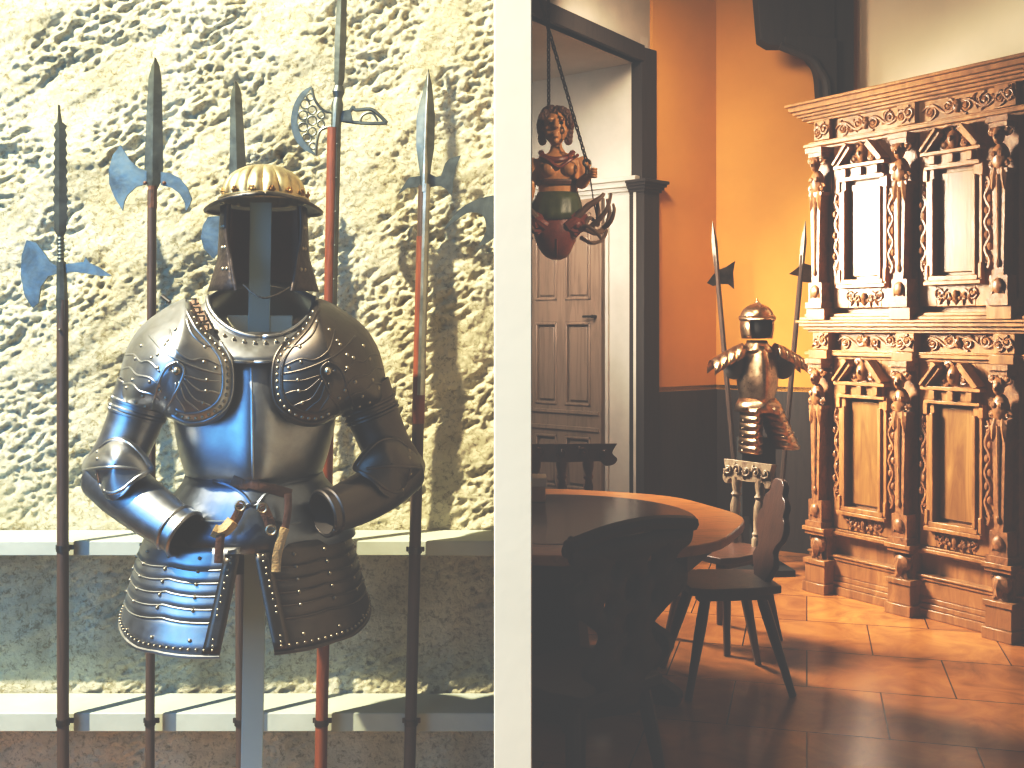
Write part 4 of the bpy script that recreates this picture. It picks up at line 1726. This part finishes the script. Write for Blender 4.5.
# head with face
mb.ball(q3(555.5, 127, .012), (.052, .060, .078), FF, 18, 12)
mb.ball(q3(555.5, 136, .024), (.038, .044, .044), FF, 14, 9)
mb.tube([Q(555.5, 122, .070), Q(555.3, 128, .080), Q(555.2, 131.5, .086)], [.008, .010, .013], 8)
mb.ball(q3(555.2, 136.2, .068), (.017, .012, .006), FF, 8, 5)
mb.ball(q3(555.2, 139, .068), (.016, .014, .006), FF, 8, 5)
mb.ball(q3(555.3, 143, .056), (.014, .014, .012), FF, 8, 5)
for s_ in (-1, 1):
    mb.ball(q3(555.4 + s_ * 5.2, 122, .062), (.019, .015, .008), FF, 8, 5)
    mb.ball(q3(555.4 + s_ * 5.2, 126, .060), (.011, .009, .006), FF, 8, 5)
    mb.ball(q3(555.4 + s_ * 7, 132, .046), (.018, .016, .020), FF, 8, 5)
    mb.ball(q3(555.5 + s_ * 13.5, 129, .0), (.008, .014, .02), FF, 8, 5)


def arm(pts, rs):
    w = catmull([Q(*p) for p in pts], 5)
    n_ = len(w)
    rr = []
    for i in range(n_):
        s_ = i / (n_ - 1) * (len(rs) - 1)
        k = min(int(s_), len(rs) - 2)
        rr.append(rs[k] + (rs[k + 1] - rs[k]) * (s_ - k))
    mb.tube(w, rr, 10)


arm([(579, 160, 0), (583, 170, .01), (584, 180, .02), (580, 186, .05)], [.034, .032, .027, .023])
arm([(580, 185, .04), (583, 182, .08), (587, 178, .105)], [.024, .020, .016])
arm([(537, 160, 0), (533, 172, .0), (530, 184, .0), (529, 196, .03)], [.034, .032, .027, .022])
arm([(529, 195, .02), (527, 205, .06), (528, 212, .08)], [.023, .019, .016])
body = mb.build('body', M['skin'], fig, 180, remesh=.0029)
# hands: palm, four curled fingers, thumb
for hx0, hy0, hf, s_ in ((588, 177, .108, 1), (528, 214, .085, -1)):
    mb = MB()
    mb.ball(q3(hx0 + .5 * s_, hy0, hf), (.019, .014, .022), FF, 10, 7)
    for i, L in enumerate((.036, .040, .037, .030)):
        z0 = -.016 + .0105 * i
        a = FF((hx0 - 556) / K + s_ * .012, hf + .004, EYE + (HY - hy0) / K + z0)
        b = a + FF.x * (s_ * .013) + FF.y * .014
        c = b - FF.x * (s_ * .008) + FF.y * (L * .35)
        d = c - FF.x * (s_ * .014) - FF.y * .004
        mb.tube([a, b, c, d], [.0058, .0056, .005, .0042], 7)
    a = FF((hx0 - 556) / K - s_ * .008, hf + .006, EYE + (HY - hy0) / K + .012)
    mb.tube([a, a + FF.y * .016 + Vector((0, 0, .012)), a + FF.y * .030 + FF.x * (s_ * .006) + Vector((0, 0, .016))], [.0070, .0062, .0048], 7)
    mb.build('hand', M['skin'], body, 180)
for s_ in (-1, 1):
    e = MB()
    e.ball(q3(555.4 + s_ * 5.2, 126, .069), (.010, .005, .0045), FF, 8, 5)
    e.build('eye', M['black_and_shade'], body)
mb = MB()
for i in range(46):
    a = random.uniform(-.3, PI + .3)
    ff_ = random.uniform(-.06, .05)
    rx, rz = 14.5, 16
    x = 555.5 + rx * math.cos(a)
    y = 124 - rz * math.sin(a) * (1 - .15 * (ff_ > .02))
    if ff_ > .02 and y > 118 and abs(x - 555.5) < 11:
        continue
    mb.ball(q3(x, y, ff_), (.017, .017, .017), FF, 8, 6)
    c = Vector(q3(x, y, ff_ + .012))
    spiral(mb, c.x, c.z, .015, 1.2, random.choice((-1, 1)), c.y, .0055, random.uniform(0, 6), FF)
mb.ball(q3(555.5, 122, -.025), (.060, .055, .072), FF, 14, 9)
for s_ in (-1, 1):
    for q in range(4):
        mb.ball(q3(555.5 + s_ * (14.5 - .5 * q), 127 + 4.5 * q, -.015), .018, FF, 8, 6)
        spiral(mb, *[v for v in (q3(555.5 + s_ * (15 - .5 * q), 127 + 4.5 * q)[0], q3(0, 127 + 4.5 * q)[2])], .015, 1.2, s_, .002, .006, q, FF)
mb.build('hair', M['hair'], body)
# bodice: shawl collar, underbust band and gilded cuirass skin
mb = MB()
loft(mb, [(181, 558.5, 23, .072, .062), (183, 558.5, 23, .075, .064), (186, 558.5, 21.5, .070, .060)])
mb.build('belt', M['hair'], fig)
mb = MB()
mb.tube(catmull([Q(541, 152, -.02), Q(545, 159, .045), Q(556, 162, .068), Q(567, 159, .045), Q(573, 152, -.02)], 5), .012, 8)
mb.tube(catmull([Q(540, 158, .05), Q(549, 164, .085), Q(558, 170, .092), Q(569, 163, .085), Q(577, 157, .05)], 5), .007, 8)
mb.build('collar', M['redpaint'], fig)
mb = MB()
rows = []
for py, cx_, hw, ff, fb in [(196, 558, 20, .060, .055), (201, 557.5, 22, .070, .058), (206, 557, 24, .079, .062), (211, 556.5, 25.2, .084, .066), (216, 556, 26, .087, .068)]:
    row = []
    for k in range(72):
        t = 2 * PI * k / 72
        g = 1 + .035 * math.sin(t * 14) * ((py - 195) / 30)
        s_, c = math.sin(t), math.cos(t)
        dz = 8 * (math.cos(t) if c > 0 else 0) * ((py - 196) / 20)
        row.append(Q(cx_ + hw * g * s_, py + dz - 3, (ff if c > 0 else fb) * g * c))
    rows.append(row)
mb.grid(rows, True)
mb.build('waist_cloth', M['green'], fig, 60, solid=.003)
mb = MB()
loft(mb, [(207, 556.5, 22, .070, .056), (215, 556, 24, .078, .062), (226, 556, 24, .082, .066), (233, 555.5, 22, .085, .066), (241, 555.5, 20, .080, .06), (248, 555.5, 17, .068, .052), (253, 556, 14, .056, .04), (257, 556.5, 10.5, .04, .03), (259.5, 556.5, 5, .02, .016)])
mb.tube([Q(556, 240, .08), Q(556, 250, .064), Q(556.5, 258, .034)], [.006, .005, .004], 6)
for s_ in (-1, 1):
    mb.tube(catmull([Q(556 + s_ * 10, 228, .07), Q(556 + s_ * 19, 222, .07), Q(556 + s_ * 27, 218, .03), Q(556 + s_ * 24, 227, .05), Q(556 + s_ * 17, 236, .06)], 5), [.022, .016], 8)
    spiral(mb, s_ * .085, q3(0, 226)[2], .04, 1.5, s_, .06, .013, PI / 2, FF)
mb.build('tail', M['redpaint'], fig)


def antler(s_, f0):
    mb = MB()
    X = lambda px: 556 + s_ * (px - 556)
    def branch(pts, r0, r1):
        w = catmull([Q(X(a), b, c) for a, b, c in pts], 5)
        mb.tube(w, [r0 + (r1 - r0) * i / (len(w) - 1) for i in range(len(w))], 8)
    branch([(574, 226, .06), (586, 230, .06), (597, 233, .02), (606, 226, -.04), (611, 214, -.08), (611, 204, -.10), (609, 196, -.10)], .017, .006)
    branch([(576, 219, .07), (586, 209, .09), (595, 203, .10), (600, 199, .10), (602, 196, .10)], .016, .007)
    branch([(590, 228, .06), (598, 221, .09), (604, 213, .11), (608, 202, .10), (609, 196, .10)], .013, .005)
    branch([(604, 228, -.02), (610, 222, .03), (613, 212, .05), (612, 205, .05)], .012, .005)
    branch([(597, 226, .0), (598, 214, .02), (597, 207, .03), (597, 203, .03)], .011, .006)
    branch([(580, 238, .04), (590, 243, .02), (600, 241, -.02), (606, 235, -.05), (608, 228, -.06)], .009, .006)
    branch([(584, 232, .05), (586, 222, .05), (590, 219, .05), (593, 222, .05)], .010, .006)
    branch([(575, 236, .05), (583, 228, .09), (592, 232, .10), (600, 240, .06)], .010, .006)
    return mb.build('antler', M['antler'], fig)


antler(1, 0)
antler(-1, 0)
mb = MB()
hk = catmull([Q(584.5, 178, .12), Q(584.5, 171, .12), Q(582, 168, .12), Q(583, 164.5, .12), Q(587, 165, .12), Q(588, 169, .12), Q(586, 172, .12)], 5)
mb.tube(hk, .006, 8)
mb.build('hook', M['chain'], fig)


def chain(a, b, n_, name='hanging_chain'):
    mb = MB()
    d = (b - a)
    L = d.length / n_
    t = d.normalized()
    s0 = t.orthogonal().normalized(); s1 = t.cross(s0)
    for i in range(n_):
        c = a + d * ((i + .5) / n_)
        sd = s0 if i % 2 else s1
        mb.tube([c + t * (L * .68 * math.cos(2 * PI * k / 10)) + sd * (L * .30 * math.sin(2 * PI * k / 10)) for k in range(10)], L * .10 + .001, 5, closed=True)
    mb.build(name, M['chain'], fig)


top1 = Q(584.5, 165, .12)
k = (4.0 - top1.z)
dirc = (Q(552, 52, .12) - top1)
chain(top1, top1 + dirc * (k / dirc.z), 84)
t2 = Q(549, 112, -.03)
chain(t2, Vector((t2.x - .005, t2.y, 4.0)), 70)
mb = MB()
mb.tube([Q(588, 178, .10), Q(592, 200, .06), Q(598, 226, .03)], .003, 6)
mb.build('cord', M['chain'], fig)

# ================================================================== SMALL ARMOUR in the corner with two halberds
YS = 7.12
KS = FOC / YS
SO = P(757, 325, YS); SO.z = 0
SFm = rotframe(SO, math.radians(0))
SFm = Frame(SO, (math.cos(.10), math.sin(.10), 0), (math.sin(.10), -math.cos(.10), 0))
sa = thing('suit_of_armour', SO, 'small bronze-toned half armour with a pointed helmet in the orange corner', 'armour')


def s3(px, py, f=0.0):
    return ((px - 757) / KS, f, EYE + (HY - py) / KS)


def sloft(rows, n=40, ridge=0.0, t0=0, t1=2 * PI, step=0.0):
    out = []
    for i, (py, cx_, hw, ff, fb) in enumerate(rows):
        row = []
        closed = t1 - t0 > 6.28
        for k in range(n if closed else n + 1):
            t = t0 + (t1 - t0) * k / n
            s_, c = math.sin(t), math.cos(t)
            f = (ff if c > 0 else fb) * c + (ridge * math.exp(-(s_ * 3.5) ** 2) if c > 0 else 0)
            row.append(SFm(*s3(cx_ + hw * s_, py, f)))
        out.append(row)
    return out


mb = MB()
mb.grid(sloft([(346, 757, 13, .07, .08), (352, 757, 18, .10, .10), (362, 757, 20.5, .125, .11), (374, 757, 21, .14, .11), (386, 757, 19.5, .145, .10), (396, 757, 17, .125, .09), (401, 757, 17.5, .125, .09)], ridge=.03), True)
mb.build('breastplate', M['bronze'], sa, 50, solid=.004)
mb = MB()
mb.grid(sloft([(340.5, 757, 9.5, .07, .07), (344, 757, 11, .08, .08), (349, 757, 16, .105, .10), (352, 757, 19, .115, .11)]), True)
mb.build('gorget', M['bronze'], sa, 50, solid=.004)
for s_ in (-1, 1):
    mb = MB()
    for i in range(4):
        x0 = 757 + s_ * (17 + i * 7.5)
        x1 = 757 + s_ * (17 + (i + 1) * 7.5 + 1.0)
        rows = []
        for x, k in ((x0, 0), (x1, 1)):
            y0 = 343 + (abs(x - 757) - 17) * .42 + (abs(x - 757) - 17) ** 2 * .004
            rr = 11.0 + .1 * i + 1.0 * k
            row = []
            for j in range(17):
                a = -PI * .55 + PI * 1.12 * j / 16
                row.append(SFm(*s3(x + s_ * 0, y0 + rr * .95 - rr * .95 * math.cos(a), .085 * math.sin(a) * (1 + .05 * k) + .03)))
            rows.append(row)
        mb.grid(rows)
        mb.tube(rows[1], .003, 5)
    mb.build('pauldron', M['bronze'], sa, 45, solid=.003)
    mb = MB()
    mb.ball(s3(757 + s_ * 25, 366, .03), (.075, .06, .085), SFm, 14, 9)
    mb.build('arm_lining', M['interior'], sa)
mb = MB()
mb.grid(sloft([(398, 757, 18, .125, .09), (404, 758, 22, .14, .10), (411, 759, 25, .15, .11)], ridge=.02), True)
mb.build('waist_plate', M['bronze'], sa, 50, solid=.004)
for s_, ca, cb, ha, hb, bot in ((-1, 750, 749, 10, 10.5, 451), (1, 768, 785, 11.5, 13, 447)):
    mb = MB()
    tr = []
    for i in range(6):
        k0, k1 = i / 6, (i + 1) / 6
        y0, y1 = 407 + (bot - 407) * k0 - 1, 407 + (bot - 407) * k1
        L_ = lambda a, b, k: a + (b - a) * k
        tilt = .10 * s_
        rows = sloft([(y0, L_(ca, cb, k0), L_(ha, hb, k0), .1485, .05), (y1, L_(ca, cb, k1), L_(ha, hb, k1) + .3, .151, .05)], 24, .012, -1.6, 1.6)
        mb.grid(rows)
        tr.append(rows[1])
    for q in tr[-1:]:
        mb.tube(q, .004, 5)
    mb.cur = 1
    for q in tr:
        for k in (3, 20):
            mb.ball(q[k] + Vector((0, -.002, .012)), .005, n=6, m=4)
    mb.build('tasset', [M['bronze'], M['brass']], sa, 45, solid=.004)
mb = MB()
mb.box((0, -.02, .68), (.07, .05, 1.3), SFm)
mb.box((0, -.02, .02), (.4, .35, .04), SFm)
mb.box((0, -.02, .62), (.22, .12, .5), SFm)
mb.build('stand', M['black_and_shade'], sa)
sh = thing('helmet', SFm(0, 0, s3(0, 344)[2]), 'small bronze pointed helmet with a dark open face, in the orange corner', 'helmet')
mb = MB()
rows = []
for i in range(14):
    a = PI / 2 * i / 13
    row = []
    for k in range(40):
        t = 2 * PI * k / 40
        comb = 1 + .10 * math.exp(-(math.sin(t) * 5) ** 2) * math.sin(a)
        row.append(SFm(*s3(757 + 16.5 * max(math.cos(a), .02) * math.sin(t), 320 - 16 * math.sin(a) ** .9 * 1, .125 * max(math.cos(a), .02) * math.cos(t))))
    rows.append(row)
mb.grid(rows, True)
mb.tube([SFm(*s3(757, 304 + 3 * abs(q), .10 * q)) for q in (-1, -.6, -.3, 0, .3, .6, .9)], .010, 6, sq=(1.6, .6))
mb.lathe([(.010, s3(0, 304)[2]), (.016, s3(0, 303)[2]), (.008, s3(0, 301)[2]), (.002, s3(0, 298.5)[2])], SFm, 8)
mb.build('skull', M['bronze'], sh, 50, solid=.004)
mb = MB()
mb.grid(sloft([(316, 757, 17.2, .135, .125), (318.5, 757, 17.5, .155, .126), (320, 757, 17.5, .165, .127)], ridge=.02), True)
mb.build('brow_band', M['bronze'], sh, 50, solid=.004)
mb = MB()
mb.grid(sloft([(319, 757, 16.5, .12, .12), (330, 757, 16, .12, .12), (334, 757, 15.3, .12, .115), (338.5, 757, 14.5, .12, .115)], 36, 0, .75, 2 * PI - .75))
mb.build('cheek_guard', M['bronze'], sh, 50, solid=.004)
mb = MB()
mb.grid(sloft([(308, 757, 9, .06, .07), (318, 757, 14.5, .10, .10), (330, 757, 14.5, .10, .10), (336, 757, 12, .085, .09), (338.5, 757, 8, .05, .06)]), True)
mb.build('face_shade', M['black_and_shade'], sh, 60)  # dark filling put in for the shade behind the open face

YH = 7.42


def small_halberd(label, tip, low, head, flip):
    a = P(*tip, YH); b = P(*low, YH)
    k = a.z / (a.z - b.z)
    e = a.lerp(b, k); e.z = .003
    t = thing('halberd', (e.x, YH, 0), label, 'polearm', 'halberds in the orange corner')
    mb = MB()
    mb.tube([a.lerp(e, .10), e], [.017, .019], 8)
    mb.build('shaft', M['dark_shaft'], t)
    mb = MB()
    d = (e - a)
    s_ = a.lerp(e, .13)
    mb.tube([a, a.lerp(e, .06), s_], [.002, .020, .018], 4)
    mb.build('spike', M['steel_dark'], t)
    mb = MB()
    blade(mb, head, YH, .012)
    mb.build('axe_blade', M['steel_dark'], t)


small_halberd('dark halberd leaning in the orange corner, on the door side of the small armour', (712.5, 221), (729, 405),
              [(718, 270), (726, 267), (735, 261), (733, 272), (734, 289), (728, 284), (721, 284), (713, 286), (707, 283), (713, 275)], False)
small_halberd('dark halberd leaning in the orange corner, between small armour and carved cabinet', (805.5, 221), (793, 360),
              [(796, 269), (803, 263), (812, 266), (820, 263), (819, 285), (812, 283), (803, 282), (798, 276), (789, 274)], True)

# ================================================================== LIGHTS
def aim(o, target):
    o.rotation_euler = (Vector(target) - Vector(o.location)).to_track_quat('-Z', 'Y').to_euler()


def light(kind, name, loc, target, energy, color, **kw):
    d = bpy.data.lights.new(name, kind)
    d.energy = energy
    d.color = color
    for k, v in kw.items():
        setattr(d, k, v)
    o = bpy.data.objects.new(name, d)
    col.objects.link(o)
    o.location = loc
    aim(o, target)
    return o


light('SPOT', 'sunlight_spot', (-3.2, .95, 5.6), (-.66, 3.05, 1.5), 4700, (1, .92, .66), spot_size=math.radians(38), spot_blend=.25, shadow_soft_size=.04)
light('AREA', 'sky_fill', (-2.0, .75, 1.95), (-.65, 2.5, 1.35), 62, (.16, .50, 1.0), shape='RECTANGLE', size=1.3, size_y=2.4)
light('AREA', 'window_light', (-.32, 6.72, 2.35), (2.1, 6.0, 1.3), 150, (1, .90, .72), shape='RECTANGLE', size=.6, size_y=1.0, spread=math.radians(95))
light('SPOT', 'corner_spot', (.30, 5.9, 2.9), (1.45, 7.95, 1.65), 62, (1, .72, .40), spot_size=math.radians(38), spot_blend=.9, shadow_soft_size=.04)
light('AREA', 'recess_fill', (-.20, 6.5, 2.6), (.35, 7.95, 1.9), 24, (1, .90, .76), shape='RECTANGLE', size=.5, size_y=.9, spread=math.radians(110))  # added fill to brighten the recess, not a lamp of the room
light('AREA', 'back_wall_fill', (.7, 6.3, 3.7), (1.5, 7.9, 2.2), 22, (1, .82, .60), shape='RECTANGLE', size=.6, size_y=.3, spread=math.radians(120))  # unseen extra light, put in to lift the dark orange wall
light('SPOT', 'door_glare_fill', (-.05, 6.2, 1.9), (.385, 8.03, 1.70), 22, (1, .92, .8), spot_size=math.radians(13), spot_blend=1, shadow_soft_size=.05)  # added spot standing in for reflected glare on the door
light('SPOT', 'upper_wall_fill', (.9, 5.0, 2.9), (2.9, 6.7, 3.5), 80, (1, .86, .62), spot_size=math.radians(48), spot_blend=.7, shadow_soft_size=.1)  # invented spot that brightens the cream wall above the cabinet
light('SPOT', 'figure_fill', (1.5, 3.1, 2.9), (.18, 4.62, 2.15), 170, (1, .82, .58), spot_size=math.radians(26), spot_blend=.6, shadow_soft_size=.05)  # added front light to brighten the carved figure
for gz, ge in ((.85, 24), (1.25, 12), (1.65, 6), (2.05, 4)):
    light('SPOT', 'partition_fill', (0, -.3, gz + .1), (0, 2.0, gz), ge, (1, .94, .86), spot_size=math.radians(13), spot_blend=1, shadow_soft_size=.05)  # made-up row of spots to whiten the partition's end face

w = bpy.data.worlds.new('World')
bpy.context.scene.world = w
w.use_nodes = True
w.node_tree.nodes['Background'].inputs['Color'].default_value = (1, .93, .84, 1)
w.node_tree.nodes['Background'].inputs['Strength'].default_value = .10

# ================================================================== CAMERA
cd = bpy.data.cameras.new('camera')
cd.sensor_width = 36
cd.lens = 36 * FOC / 1024
cd.shift_y = (HY - 384) / 1024
cam = bpy.data.objects.new('camera', cd)
col.objects.link(cam)
cam.location = (0, 0, EYE)
cam.rotation_euler = (PI / 2, 0, 0)
bpy.context.scene.camera = cam
vs = bpy.context.scene.view_settings
vs.view_transform = 'Standard'
vs.look = 'None'
vs.exposure = 0
vs.use_curve_mapping = True                     # faded print: lifted blacks over the whole picture
cm = vs.curve_mapping
cm.curves[3].points[0].location = (0, .052)
cm.curves[3].points[1].location = (1, 1)
for a, b in ((.07, .092), (.25, .240), (.55, .58)):
    cm.curves[3].points.new(a, b)
cm.update()
